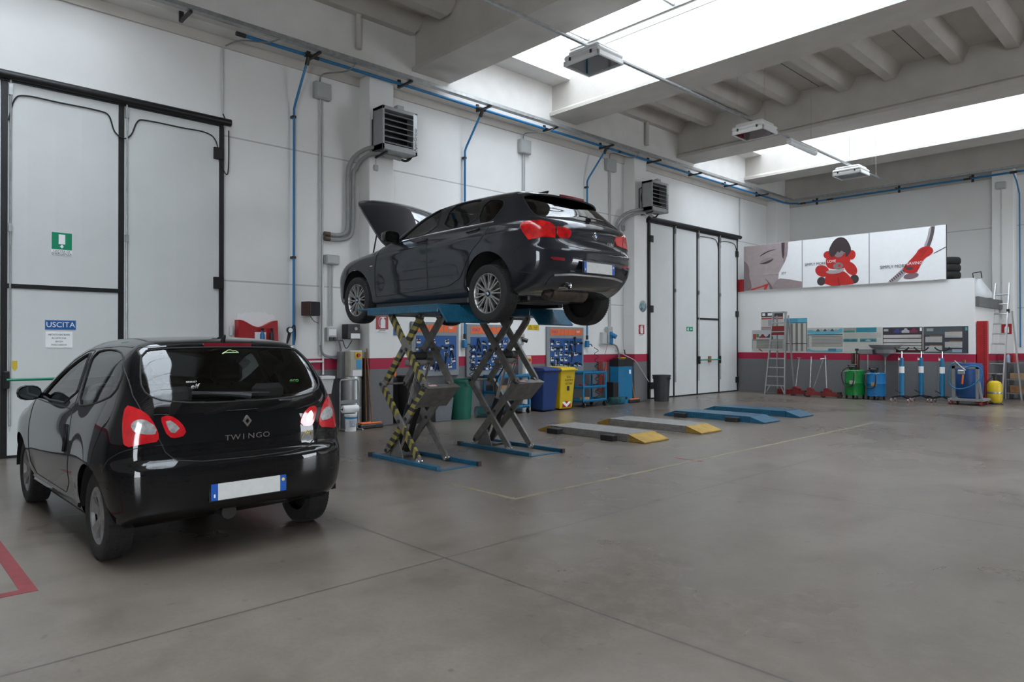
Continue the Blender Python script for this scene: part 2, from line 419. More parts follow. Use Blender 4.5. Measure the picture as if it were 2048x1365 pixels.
class Shell:
    def __init__(s, f, lo, hi, h):
        s.f = f; s.h = h
        n = [int(math.ceil((hi[i]-lo[i])/h))+1 for i in range(3)]
        ax = [lo[i]+h*np.arange(n[i]) for i in range(3)]
        G = np.stack(np.meshgrid(*ax, indexing='ij'), -1); val = f(G); ins = val < 0
        # surface nets
        c = [(i,j,k) for i in (0,1) for j in (0,1) for k in (0,1)]
        sl = lambda A, o: A[o[0]:A.shape[0]-1+o[0], o[1]:A.shape[1]-1+o[1], o[2]:A.shape[2]-1+o[2]]
        cnt = sum(sl(ins,o).astype(int) for o in c); act = (cnt > 0) & (cnt < 8)
        acc = np.zeros(act.shape+(3,)); num = np.zeros(act.shape)
        for a in c:
            for b in c:
                if sum(b)-sum(a) == 1 and all(b[q] >= a[q] for q in range(3)):
                    va, vb = sl(val,a), sl(val,b); cr = (va < 0) != (vb < 0)
                    t = np.where(cr, va/np.where(cr, va-vb, 1), 0)[...,None]
                    p = np.array(a)+t*(np.array(b)-np.array(a)); acc += np.where(cr[...,None], p, 0); num += cr
        idx = -np.ones(act.shape, int); ids = np.argwhere(act); idx[act] = np.arange(len(ids))
        V = (ids+acc[act]/num[act][:,None])*h+np.array(lo)
        F = []
        for axn in range(3):
            u, w = (axn+1)%3, (axn+2)%3
            a = [slice(None)]*3; b = [slice(None)]*3; a[axn] = slice(0,-1); b[axn] = slice(1,None)
            A, B = ins[tuple(a)], ins[tuple(b)]
            e = np.argwhere(A != B)
            e = e[(e[:,u] > 0) & (e[:,w] > 0) & (e[:,u] < n[u]-1) & (e[:,w] < n[w]-1)]
            fl = A[tuple(e.T)]
            du = np.zeros(3,int); du[u] = 1; dw = np.zeros(3,int); dw[w] = 1
            q = [idx[tuple((e-o).T)] for o in (0*du, du, du+dw, dw)]
            Q = np.stack(q, 1); Q[~fl] = Q[~fl][:,::-1]; F.append(Q)
        s.F = [tuple(q) for q in np.concatenate(F)]
        for _ in range(5): V = V-s.step(V)
        s.V = V; s.L = np.zeros(len(s.F), int); s.names = ['body']; s.lock = np.zeros(len(V), bool)
    def grad(s, P):
        e = 2e-4; g = np.zeros_like(P)
        for i in range(3):
            d = np.zeros(3); d[i] = e; g[...,i] = (s.f(P+d)-s.f(P-d))/(2*e)
        return g
    def step(s, P):
        g = s.grad(P); return (s.f(P)/np.maximum((g*g).sum(-1), 1e-6))[...,None]*g
    def normal(s, P):
        g = s.grad(P); return g/np.maximum(np.linalg.norm(g, axis=-1, keepdims=True), 1e-9)
    @staticmethod
    def basis(view):
        if view == 'side': return np.array([1.,0,0]), np.array([0,0,1.]), np.array([0,1.,0])
        if view == 'rear': return np.array([0,1.,0]), np.array([0,0,1.]), np.array([-1.,0,0])
        if view == 'front': return np.array([0,1.,0]), np.array([0,0,1.]), np.array([1.,0,0])
        if view == 'top': return np.array([1.,0,0]), np.array([0,1.,0]), np.array([0,0,1.])
        a = math.radians(view)      # corner view: angle from the rear (-x) towards the left (+y)
        d = np.array([-math.cos(a), math.sin(a), 0]); return np.array([math.sin(a), math.cos(a), 0]), np.array([0,0,1.]), d
    def project(s, uv, view, far=3.0):
        """point of the shell seen at (u,v) in a view (left half)"""
        a, b, d = s.basis(view); uv = np.atleast_2d(uv)
        t = np.linspace(far, -1.5, 900)
        P = uv[:,0,None]*a+uv[:,1,None]*b; Q = P[:,None,:]+t[None,:,None]*d
        val = s.f(Q); hit = (val < 0).argmax(1); ok = (val < 0).any(1)
        lo = t[np.maximum(hit-1,0)]; hi = t[hit]
        for _ in range(18):
            m = (lo+hi)/2; v = s.f(P+m[:,None]*d); lo = np.where(v > 0, m, lo); hi = np.where(v > 0, hi, m)
        R = P+hi[:,None]*d; R[~ok] = np.nan; return R
    def cut(s, name, poly, view, pred=None, base=0, rnd=2, facing=.12):
        a, b, d = s.basis(view); poly = np.array(poly, float)
        for _ in range(rnd):
            nx = np.roll(poly,-1,0); poly = np.stack([poly*.75+nx*.25, poly*.25+nx*.75],1).reshape(-1,2)
        V = s.V; sg = np.where(V[:,1] < 0, -1., 1.)
        M = V.copy(); M[:,1] *= sg
        nrm = s.normal(M); cand = np.array([l == base for l in s.L])
        fc = np.array([M[list(q)].mean(0) for q in s.F]); fn = np.array([nrm[list(q)].mean(0) for q in s.F])
        cand &= (fn@d) > facing
        if pred is not None: cand &= np.array([bool(pred(c)) for c in fc])
        A0, B0 = poly, np.roll(poly,-1,0)
        def near(P):
            ab = B0-A0; ap = P[:,None]-A0[None]; t = np.clip((ap*ab).sum(-1)/np.maximum((ab*ab).sum(-1),1e-12),0,1)
            q = A0+t[...,None]*ab; dd = np.linalg.norm(P[:,None]-q,axis=-1); k = dd.argmin(1); return q[np.arange(len(P)),k], dd[np.arange(len(P)),k]
        def inside(P):
            r = np.zeros(len(P), bool)
            for i in range(len(A0)):
                (x1,y1),(x2,y2) = A0[i],B0[i]
                c = (y1 > P[:,1]) != (y2 > P[:,1])
                if y1 != y2: r ^= c & (P[:,0] < (x2-x1)*(P[:,1]-y1)/(y2-y1)+x1)
            return r
        P2 = np.stack([M@a, M@b],1)
        vids = np.unique(np.concatenate([s.F[i] for i in np.nonzero(cand)[0]]))
        st = np.zeros(len(V), int); st[vids] = np.where(inside(P2[vids]), -1, 1)
        qn, dist = np.zeros_like(P2), np.full(len(V), 9.); qn[vids], dist[vids] = near(P2[vids])
        st[(dist < 1e-6)] = 0
        E = set()
        for i in np.nonzero(cand)[0]:
            q = s.F[i]
            for k in range(len(q)): E.add((min(q[k],q[k-1]), max(q[k],q[k-1])))
        E = [e for e in E if st[e[0]]*st[e[1]] < 0]; E.sort(key=lambda e: min(dist[e[0]],dist[e[1]]))
        moved = []
        for i, j in E:
            if st[i]*st[j] >= 0: continue
            k = i if (dist[i] <= dist[j] and not s.lock[i]) or s.lock[j] else j
            st[k] = 0; moved.append(k)
        if moved:
            mv = np.array(moved); dl = qn[mv]-P2[mv]; N = M[mv]+dl[:,0,None]*a+dl[:,1,None]*b
            for _ in range(6):
                e = 1e-4; fd = (s.f(N+e*d)-s.f(N-e*d))/(2*e); fv = s.f(N)
                N = N-np.clip(fv/np.where(np.abs(fd) > .08, fd, np.where(fd<0,-1,1)*.6), -.01, .01)[:,None]*d
            N[:,1] *= sg[mv]; V[mv] = N; s.lock[mv] = True
            M = V.copy(); M[:,1] *= sg
        s.names.append(name); lab = len(s.names)-1; newF, newL = [], []
        for i, q in enumerate(s.F):
            if not cand[i]: newF.append(q); newL.append(s.L[i]); continue
            t = [st[k] for k in q]
            if min(t) < 0 and max(t) > 0 and len(q) == 4:
                z = [k for k in range(4) if t[k] == 0]
                if len(z) >= 2 and abs(z[0]-z[-1]) == 2:
                    k = z[0]; parts = [(q[k],q[(k+1)%4],q[(k+2)%4]),(q[k],q[(k+2)%4],q[(k+3)%4])]
                else: parts = [q]
            else: parts = [q]
            for pq in parts:
                tt = [st[k] for k in pq]
                if min(tt) < 0 and max(tt) <= 0: ok = True
                elif max(tt) > 0 and min(tt) >= 0: ok = False
                else:
                    c = M[list(pq)].mean(0); ok = bool(inside(np.array([[c@a, c@b]]))[0])
                newF.append(pq); newL.append(lab if ok else s.L[i])
        s.F = newF; s.L = np.array(newL); s.polys = getattr(s,'polys',{}); s.polys[name] = (poly, view)
    def faces(s, name): return [q for q, l in zip(s.F, s.L) if s.names[l] == name]
    def part(s, name, objname, mat, parent, off=0.0, skirt=0.0, side=None, label=None, pred=None, xform=None):
        fs = s.faces(name)
        if side: fs = [q for q in fs if side*s.V[list(q),1].mean() > 0]
        if pred: fs = [q for q in fs if pred(s.V[list(q)].mean(0))]
        ids = sorted({k for q in fs for k in q}); mp = {k:i for i,k in enumerate(ids)}; V = s.V[ids].copy()
        n = s.normal(V); V2 = V+n*off; F = [tuple(mp[k] for k in q) for q in fs]; vs = [tuple(p) for p in V2]
        if skirt:
            ec = {}
            for q in F:
                for k in range(len(q)):
                    e = (q[k], q[(k+1)%len(q)]); ec[e] = ec.get(e,0)+1
            be = [e for e in ec if (e[1],e[0]) not in ec]; bm_ = {}
            for e in be:
                for k in e:
                    if k not in bm_: bm_[k] = len(vs); vs.append(tuple(V2[k]-n[k]*skirt))
            F = F+[(e[1],e[0],bm_[e[0]],bm_[e[1]]) for e in be]
        if xform is not None: vs = [tuple(xform @ Vector(p)) for p in vs]
        me = bpy.data.meshes.new(objname); me.from_pydata(vs, [], F); me.materials.append(mat)
        me.polygons.foreach_set('use_smooth', [True]*len(me.polygons)); me.set_sharp_from_angle(angle=math.radians(38))
        o = bpy.data.objects.new(objname, me); COL.objects.link(o); o.parent = parent
        if label: o['label'] = label
        return o
    def line(s, mb, uv, view, r=.003, lift=0.0, both=True, closed=False, dense=.03, n=6):
        uv = np.array(uv, float)
        if closed: uv = np.vstack([uv, uv[:1]])
        seg = np.linalg.norm(np.diff(uv,axis=0),axis=1); cs = np.concatenate([[0],np.cumsum(seg)])
        t = np.linspace(0, cs[-1], max(int(cs[-1]/dense),2)+1); U = np.stack([np.interp(t,cs,uv[:,0]),np.interp(t,cs,uv[:,1])],1)
        P = s.project(U, view); P = P[~np.isnan(P[:,0])]
        if len(P) < 2: return
        P = P+s.normal(P)*lift
        if closed: P = P[:-1]
        mb.tube(P, r, n, closed=closed)
        if both:
            Q = P.copy(); Q[:,1] *= -1; mb.tube(Q, r, n, closed=closed)
    def outline(s, mb, name, r=.006, lift=0.0):
        poly, view = s.polys[name]; s.line(mb, poly, view, r, lift, closed=True)
def seal(S, nm, r, parent):
    poly, view = S.polys[nm]
    if view == 'side':
        for sd in (1,-1):
            m = MB(); S.line(m, poly, view, r, 0, both=False, closed=True)
            if sd < 0: m.v = [(x,-y,z) for x,y,z in m.v]; m.f = [f[::-1] for f in m.f]
            m.build('window_seal', M_rubber, parent, smooth=True)
    else:                              # polygon covers the left half: follow its outer run across to the right half
        k = 1 if view == 'top' else 0
        U = [p for p in poly if p[k] > -.02]
        i = max(range(len(U)), key=lambda j: np.linalg.norm(np.array(U[j])-np.array(U[j-1])) if min(U[j][k],U[j-1][k]) < .1 else 0)
        U = U[i:]+U[:i]
        P = S.project(np.array(U), view); P = P[~np.isnan(P[:,0])]; Q = P[::-1].copy(); Q[:,1] *= -1
        MB().tube(list(P)+list(Q), r, 6, closed=True).build('window_seal', M_rubber, parent, smooth=True)
def gapline(S, uv, view, r, parent, mat=None, name='shut_line', lift=0.0):
    cross = view in ('rear','front','top') and min(abs(p[0 if view != 'top' else 1]) for p in uv) < .01
    for sd in ((1,) if cross else (1,-1)):
        m = MB(); S.line(m, uv, view, r, lift, both=cross)
        if sd < 0: m.v = [(x,-y,z) for x,y,z in m.v]; m.f = [f[::-1] for f in m.f]
        m.build(name, mat or M_rubber, parent, smooth=True)
def carf(B):
    """field < 0 inside the body"""
    top, rear, front, wp, ws, bot = (pchip(B[k]) for k in ('top','rear','front','wplan','wsec','bottom'))
    rb, fb = B['rearbow'], B['frontbow']
    ex = B.get('extra')
    def f(P):
        x, y, z = P[...,0], np.abs(P[...,1]), P[...,2]
        W = wp(x); w = W*ws(z)
        if ex: w = w+ex(x, z)
        yy = y/.85
        f1 = (z-(top(x)-B['crown']*yy*yy))*.95
        f2 = (y-w)*.97
        f3 = (rear(z)+rb*yy**B.get('rpow',2.6)-x)*.93
        f4 = (x-(front(z)-fb*yy**2.4))*.9
        f5 = bot(x)-z
        v = smax(f1, f2, B['kroof'](x) if callable(B['kroof']) else B['kroof'])
        v = smax(v, f3, B['krear']); v = smax(v, f4, B['kfront']); return smax(v, f5, .05)
    return f
def paint(name, col, met, rough):
    return pm(name, col, rough, met, nz=.12, nscale=300, coat=1.0, spec=.02)
M_tyre = pm('tyre_rubber', (.016,.0155,.015), .82, nz=.35, nscale=25)
M_well = pm('wheel_well', (.008,.008,.008), .9, nz=.3, nscale=20)
M_seat = pm('seat_fabric', (.028,.028,.03), .85, nz=.3, nscale=40)
M_trim = pm('gloss_black_trim', (.008,.008,.009), .25, nz=.1, coat=.5)
G_clear = glassmat('car_glass', (.72,.77,.75)); G_dark = glassmat('tinted_car_glass', (.22,.25,.25))
M_redlens = pm('red_lens', (.55,.006,.012), .12, nz=.3, nscale=30, coat=1.0)
M_clearlens = pm('clear_lens', (.42,.42,.41), .15, .25, nz=.45, nscale=40, coat=1.0)
M_plate = pm('plate_white', (.62,.62,.60), .45, nz=.08, nscale=30)
M_plblue = pm('plate_blue', (.01,.09,.42), .4, nz=.1)
def tyre_parts(R, w, rr, outer=1):
    """tyre with tread blocks; axis along y, outer face towards +y"""
    h = w/2; m = MB()
    prof = [(rr,-h*.82),(rr+.012,-h*.93),(R-.045,-h),(R-.016,-h*.93),(R-.004,-h*.78),(R,-h*.4),(R,h*.4),(R-.004,h*.78),(R-.016,h*.93),(R-.045,h),(rr+.012,h*.93),(rr,h*.82)]
    m.lathe(prof, ax='y', n=56)
    nb = 64                                  # tread blocks
    for i in range(nb):
        a = 2*PI*i/nb
        for j, (y0, y1, sh) in enumerate(((-.86,-.42,.3),(-.34,.0,.0),(.04,.36,.5),(.44,.86,.2))):
            a2 = a+sh*2*PI/nb; da = 2*PI/nb*.33; vs = []
            for rr_ in (R-.012, R+.0035):
                for aa, yy in ((a2-da,y0),(a2+da,y0),(a2+da+.02,y1),(a2-da+.02,y1)):
                    k = R-rr_ if abs(yy) < .8 else R-rr_+.006
                    vs.append(((R-k)*math.cos(aa), yy*h, (R-k)*math.sin(aa)))
            m.add(vs, [(4,5,6,7),(0,1,5,4),(1,2,6,5),(2,3,7,6),(3,0,4,7)])
    return m
def plate(parent, loc, eu_round=False):
    p = MB().box(-.004,.006,-.27,.27,-.065,.065,.004).build('plate_holder', M_black, parent, loc=loc)
    m = MB(); m.box(-.010,-.004,-.26,.26,-.055,.055)
    m.mat(1).box(-.0112,-.004,.216,.26,-.055,.055).box(-.0112,-.004,-.26,-.216,-.055,.055)
    m.mat(2).box(-.0115,-.004,.233,.243,-.035,-.012)
    m.mat(3).lathe([(0,-.0118),(.012,-.0118)], (0,-.238,.025), 'x', 12)
    m.build('number_plate', [M_plate, M_plblue, M_paper, pm('plate_yellow_disc',(.75,.6,.15),.5,nz=.1)], p)
    return p
# ---------------------------------------------------------------- small black three-door hatchback
def build_twingo():
    B = dict(
      top=[(-.75,1.395),(-.42,1.435),(-.2,1.46),(.35,1.492),(.85,1.48),(1.25,1.42),(1.65,1.27),(2.1,1.065),(2.35,.965),(2.75,.88),(3.0,.79),(3.1,.74)],
      rear=[(.28,-.50),(.40,-.585),(.52,-.60),(.64,-.595),(.70,-.560),(.80,-.555),(.92,-.545),(1.02,-.525),(1.09,-.50),(1.20,-.43),(1.32,-.335),(1.40,-.275),(1.49,-.24)],
      front=[(.2,2.95),(.4,3.06),(.6,3.05),(.75,2.98),(.95,2.80)],
      wplan=[(-.65,.775),(-.3,.815),(.0,.832),(.5,.827),(1.8,.827),(2.367,.822),(2.75,.79),(3.1,.70)],
      wsec=[(.18,.90),(.30,.955),(.42,.985),(.58,1.0),(.74,.995),(.88,.972),(.98,.935),(1.06,.90),(1.2,.842),(1.36,.772),(1.47,.72)],
      bottom=[(-.7,.34),(-.45,.30),(-.2,.22),(2.6,.20),(3.1,.24)],
      rearbow=.12, frontbow=.24, crown=.055, kroof=.16, krear=.16, kfront=.22, rpow=3.2)
    def extra(x, z):
        fl = np.exp(-((x-0)/.30)**2)+np.exp(-((x-2.367)/.30)**2)
        return .014*fl*sstep(.25,.5,z)*(1-sstep(.62,.86,z))-.010*np.exp(-((z-.40)/.09)**2)*sstep(.35,.5,x)*(1-sstep(1.85,2.0,x))
    B['extra'] = extra
    S = Shell(carf(B), (-.75,-.9,.12), (3.2,.9,1.58), .026)
    root = thing('hatchback_car', 'small black three-door hatchback parked on the floor in front of the left gate', 'car', (-5.27, 1.975, 0), PI+math.radians(.6))
    P = paint('black_car_paint', (.0045,.0045,.005), .0, .28)
    # openings, lights and panels
    rw = [(-.1,1.04),(.25,1.04),(.42,1.052),(.57,1.08),(.625,1.14),(.61,1.25),(.56,1.385),(.45,1.403),(.2,1.41),(-.1,1.412)]
    S.cut('rear_window', rw, 'rear', rnd=1)
    S.cut('door_window', [(.68,.985),(1.75,.975),(1.66,1.05),(1.35,1.205),(1.0,1.325),(.84,1.36),(.79,1.36)], 'side', rnd=1)
    S.cut('quarter_window', [(-.20,1.10),(.05,1.04),(.30,1.005),(.57,.985),(.64,1.18),(.70,1.37),(.45,1.395),(.10,1.385),(-.12,1.33),(-.22,1.22)], 'side', rnd=1)
    S.cut('windscreen', [(2.16,-.1),(2.12,.52),(2.05,.60),(1.52,.50),(1.44,.46),(1.40,-.1)], 'top', pred=lambda c: c[2] > 1.0)
    for nm, xc in (('rear_arch',0.0),('front_arch',2.367)):
        S.cut(nm, [(xc+.345*math.cos(a), .295+.345*math.sin(a)) for a in np.linspace(0,2*PI,40,endpoint=False)], 'side', rnd=0, pred=lambda c: abs(c[1]) > .45)
    S.cut('tail_light', TW_TAIL, 55, rnd=1)
    S.cut('reverse_lens', TW_REV, 55, rnd=2, base=S.names.index('tail_light'))
    S.cut('lid_light', TW_LID, 55, rnd=2)
    S.cut('lid_lens', TW_LIDI, 55, rnd=2, base=S.names.index('lid_light'))
    S.part('body', 'body', P, root)
    S.part('rear_window', 'rear_window', G_clear, root, off=-.004)
    for sd in (1,-1):
        S.part('door_window', 'door_window', G_clear, root, off=-.006, side=sd)
        S.part('quarter_window', 'quarter_window', G_clear, root, off=-.004, side=sd)
        t = S.part('tail_light', 'tail_light', M_redlens, root, off=.006, skirt=.02, side=sd)
        S.part('reverse_lens', 'reverse_lens', M_clearlens, t, off=.009, skirt=.02, side=sd)
        t = S.part('lid_light', 'lid_light', M_redlens, root, off=.006, skirt=.02, side=sd)
        S.part('lid_lens', 'lid_lens', M_clearlens, t, off=.008, skirt=.02, side=sd)
    S.part('windscreen', 'windscreen', G_clear, root, off=-.004)
    # rubber seals and shut lines
    for nm, r_ in (('rear_window',.006),('door_window',.009),('quarter_window',.007),('windscreen',.008)): seal(S, nm, r_, root)
    q = .0032
    def gap(uv, view, r=.0032): gapline(S, uv, view, r, root)
    gap([(1.95,.99),(2.0,.70),(1.97,.42),(1.85,.33),(.78,.33),(.64,.42),(.57,.62),(.58,.80),(.63,.955),(.74,1.385),(.95,1.375),(1.2,1.30),(1.5,1.165),(1.85,.99)], 'side')
    gap([(.63,.955),(1.5,.955),(1.95,.965)], 'side', .004)
    gap([(.64,1.405),(.67,1.25),(.672,1.10),(.63,.97),(.56,.84),(.52,.74),(.46,.685),(.30,.665),(0,.66)], 'rear', .004)
    gap([(.0,1.435),(.3,1.43),(.55,1.41),(.64,1.405)], 'rear', .0035)
    gap([(-.56,.80),(-.45,.765),(-.35,.70),(-.30,.62)], 'side', .003)
    for sd in (1,-1):
        m = MB(); S.line(m, [(.42,.29),(1.0,.28),(1.95,.27)], 'side', .022, -.008, both=False)
        if sd < 0: m.v = [(x,-y,z) for x,y,z in m.v]; m.f = [f[::-1] for f in m.f]
        m.build('sill_strip', P, root, smooth=True)
    # wheel wells
    for xc in (0, 2.367):
        for sd in (1,-1):
            m = MB(); m.lathe([(.02,.45*sd),(.35,.45*sd),(.35,.80*sd)], (xc,0,.295), 'y', 24, -PI/2, PI/2); m.build('wheel_well', M_well, root, smooth=True)
    # wheels: tyre > wheel cover
    tm = tyre_parts(.290, .170, .19); tme = None
    M_cov = pm('wheel_cover_silver', (.30,.30,.30), .5, .4, nz=.35, nscale=20)
    cv = MB()
    cv.lathe([(.172,.040),(.192,.058),(.190,.070),(.172,.066),(.165,.045)], ax='y', n=48)
    cv.lathe([(.0,.050),(.045,.060),(.062,.052),(.066,.03)], ax='y', n=30)
    for k in range(5):
        a = 2*PI*k/5+.3; c_, s_ = math.cos(a), math.sin(a)
        def T(r, t, y): return (r*c_-t*s_, y, r*s_+t*c_)
        vs = [T(.05,-.030,.050),T(.05,.030,.050),T(.12,.038,.063),T(.176,.062,.066),T(.176,-.062,.066),T(.12,-.038,.063)]
        n_ = len(vs); cv.add(vs+[(x,y-.02,z) for x,y,z in vs], [tuple(range(n_))[::-1]]+[(i,(i+1)%n_,n_+(i+1)%n_,n_+i) for i in range(n_)])
    bk = MB().lathe([(.0,.012),(.17,.012),(.19,.05)], ax='y', n=40)
    protos = []
    for xc in (0, 2.367):
        for sd in (1,-1):
            if not protos:
                w = tm.build('wheel', M_tyre, root, smooth=True, ang=30)
                c = cv.build('wheel_cover', M_cov, w, smooth=True); b = bk.build('brake_disc', M_well, w, smooth=True); protos = [w, c, b]
            else:
                w = protos[0].copy(); COL.objects.link(w); w.parent = root
                for o in protos[1:]: d = o.copy(); COL.objects.link(d); d.parent = w
            w.location = (xc, sd*.705, .290); w.rotation_euler = (0, .4*xc, 0 if sd > 0 else PI)
    # door mirror
    for sd in (1,-1):
        m = MB(); c = np.array([1.70, sd*.875, 1.03])
        pr = [(0,-.075),(.05,-.07),(.085,-.03),(.092,.0),(.085,.03),(.06,.06),(.0,.075)]
        vs = []; n_ = 14
        sect = [(-.045,.90),(-.02,1.0),(.03,.96),(.07,.75),(.095,.35)]
        for dx, sc in sect:
            for k in range(n_):
                a = 2*PI*k/n_; vs.append((c[0]+dx, c[1]+.088*sc*np.sign(math.cos(a))*abs(math.cos(a))**.8, c[2]+.064*sc*np.sign(math.sin(a))*abs(math.sin(a))**.8))
        F = [(i*n_+k, i*n_+(k+1)%n_, (i+1)*n_+(k+1)%n_, (i+1)*n_+k) for i in range(len(sect)-1) for k in range(n_)]+[tuple(range((len(sect)-1)*n_, len(sect)*n_))]
        m.add(vs, F); m.bar((1.71, sd*.72, .99), (1.71, sd*.84, 1.01), .05, .05)
        mo = m.build('door_mirror', P, root, smooth=True)
        g = MB(); g.prism([(c[0]-.046, c[1]+.076*math.cos(a), c[2]+.052*math.sin(a)) for a in np.linspace(0,2*PI,20,endpoint=False)], (0,0,0), (.004,0,0)); g.build('mirror_glass', pm('mirror_glass',(.35,.42,.45),.05,1.0,nz=.05), mo)
    # door handle recess
    for sd in (1,-1):
        m = MB(); S.line(m, [(.70,.84),(.675,.77),(.675,.71),(.70,.65)], 'side', .016, .001, both=False)
        if sd < 0: m.v = [(x,-y,z) for x,y,z in m.v]; m.f = [f[::-1] for f in m.f]
        m.build('door_handle', M_trim, root, smooth=True)
    # wiper
    m = MB(); m.tube([(-.565,-.02,1.075),(-.55,.06,1.088),(-.535,.22,1.102),(-.53,.36,1.107)], [.022,.016,.010,.006], 8); m.tube([(-.545,-.16,1.09),(-.545,.05,1.10),(-.53,.36,1.115)], .007, 6)
    m.build('rear_wiper', M_black, root, smooth=True)
    # spoiler lip and aerial
    m = MB(); S.line(m, [(0,1.424),(.3,1.421),(.52,1.402)], 'rear', .012, .0); m.build('spoiler_lip', P, root, smooth=True)
    m = MB(); ps = [tuple(S.project([(abs(y),1.428)], 'rear')[0]) for y in (.17,.085,0)]; ps = [(x-.012,.17-.085*i,z) for i,(x,_,z) in enumerate(ps)]; ps += [(x,-y,z) for x,y,z in ps[1::-1]]
    for i in range(4): m.bar(ps[i], ps[i+1], .022, .024)
    m.build('third_brake_light', pm('dark_red_lens',(.16,.004,.012),.2,nz=.2,coat=.6), root)
    MB().tube([(-.13,0,1.455),(-.16,0,1.49),(-.17,0,1.50)], [.018,.012,.004], 8).build('roof_aerial', M_black, root, smooth=True)
    # plate, badge and lettering
    plate(root, (-.592, 0, .455))
    m = MB(); ch = S.project([(0,.905)], 'rear')[0]
    for e in range(4):
        q0 = [(0,.040),(.030,0),(0,-.040),(-.030,0)]; a, b_ = q0[e], q0[(e+1)%4]; ai, bi = (a[0]*.5,a[1]*.5), (b_[0]*.5,b_[1]*.5)
        m.prism([(0,a[0],a[1]),(0,b_[0],b_[1]),(0,bi[0],bi[1]),(0,ai[0],ai[1])], (-.012,0,0), (.006,0,0))
    m.build('badge', M_chrome, root, loc=tuple(ch))
    for i, c_ in enumerate('TWINGO'):
        y = .135-.054*i-.0; p = S.project([(y,.800)], 'rear')[0]
        text('lettering', c_, .052, M_chrome, root, (p[0]-.003, y, .800), '-x', 1.25)
    # small gold script
    def rs(pts, r, mt, nm):
        m = MB(); Q = [S.project([(abs(y),z)], 'rear')[0] for y, z in pts]; m.tube([(q[0]-.002, pts[i][0], pts[i][1]) for i, q in enumerate(Q)], r, 6); return m.build(nm, mt, root, smooth=True)
    sc_ = lambda P_: [(-.455-u, .775+v) for u, v in P_]
    Mg = pm('gold_script',(.55,.40,.10),.35,.6,nz=.1)
    rs(sc_([(-.045,-.025),(-.035,-.005),(-.03,.010),(-.02,.006),(-.01,.018),(.0,.022),(.004,.014),(-.008,.0),(.008,-.002),(.016,.010),(.026,.016),(.034,.010),(.030,-.004),(.036,-.012)]), .0035, Mg, 'script_badge')
    Ml = pm('sticker_lime',(.45,.58,.30),.5,nz=.1)
    rs([(.055,1.372),(.03,1.380),(.015,1.389),(-.005,1.391),(-.02,1.382),(-.035,1.386),(-.05,1.376)], .0025, Ml, 'window_sticker'); rs([(.065,1.364),(.045,1.372),(.0,1.372),(-.055,1.372)], .004, Ml, 'window_sticker')
    # stickers on the rear window
    for tx, sz, yy, zz, cm in (('elf', .055, .315, 1.150, M_paper), ('RENAULT', .016, .33, 1.180, M_paper), ('eco', .05, -.40, 1.165, pm('sticker_green',(.08,.42,.06),.5,nz=.1))):
        p = S.project([(abs(yy),zz)], 'rear')[0]; n_ = S.normal(p[None])[0]
        t = text('window_sticker', tx, sz, cm, root, (p[0]-.006, yy, zz), '-x')
        t.matrix_local = Matrix.Translation(Vector((p[0]-.002,yy,zz))) @ Matrix.Rotation(math.radians(-28),4,'Y') @ Matrix(((0,0,-1),(-1,0,0),(0,1,0))).to_4x4()
    # interior
    for yy in (.36,-.36):
        m = MB(); m.bx((1.15,yy,.52),(.5,.48,.2),.05); m.prism([(.92,0,.55),(1.03,0,.55),(.80,0,1.10),(.70,0,1.08)], (0,yy-.23,0),(0,yy+.23,0))
        m.bx((.70,yy,1.19),(.09,.27,.17),.04); m.cyl((.74,yy-.06,1.05),(.72,yy-.06,1.13),.008); m.cyl((.74,yy+.06,1.05),(.72,yy+.06,1.13),.008)
        m.build('front_seat', M_seat, root, smooth=True); m = MB()
        m.bx((.18,yy,.60),(.42,.5,.16),.05); m.prism([(-.05,0,.60),(.08,0,.60),(-.08,0,1.02),(-.18,0,1.0)], (0,yy-.25,0),(0,yy+.25,0)); m.bx((-.13,yy*.95,1.07),(.08,.25,.13),.04)
        m.build('rear_seat', M_seat, root, smooth=True)
    m = MB(); m.bx((1.92,0,.88),(.36,1.34,.24),.06); m.bx((-.34,0,.93),(.30,1.1,.02),.005); m.bx((1.2,0,.30),(2.0,1.4,.04)); m.build('dashboard', M_black, root)
    MB().tube(arc((0,0,0),.17,0,2*PI,24,'x')[:-1], .014, 8, closed=True).build('steering_wheel', M_black, root, smooth=True, loc=(1.62,.36,.93)).rotation_euler = (0,math.radians(-25),0)
    MB().bx((1.50,0,1.335),(.03,.22,.06),.015).build('rear_view_mirror', M_black, root)
    MB().cyl((-.50,.10,.29),(-.25,.10,.29),.05).build('exhaust_box', M_dark, root, smooth=True)
    return root
# light outlines seen from the rear corner (u across, v up)
TW_TAIL = [(0.092, 1.045), (0.027, 1.033), (-0.041, 1.001), (-0.089, 0.924), (-0.118, 0.815), (-0.052, 0.806), (0.051, 0.783), (0.069, 0.865), (0.086, 0.956)]
TW_REV = [(0.029, 0.92), (0.009, 0.954), (-0.034, 0.959), (-0.076, 0.934), (-0.098, 0.889), (-0.102, 0.861), (-0.05, 0.862), (0.005, 0.88)]
TW_LID = [(-0.1, 0.976), (-0.155, 0.971), (-0.202, 0.91), (-0.221, 0.837), (-0.147, 0.824), (-0.123, 0.902)]
TW_LIDI = [(-0.124, 0.946), (-0.152, 0.943), (-0.183, 0.899), (-0.196, 0.866), (-0.154, 0.858), (-0.139, 0.901)]
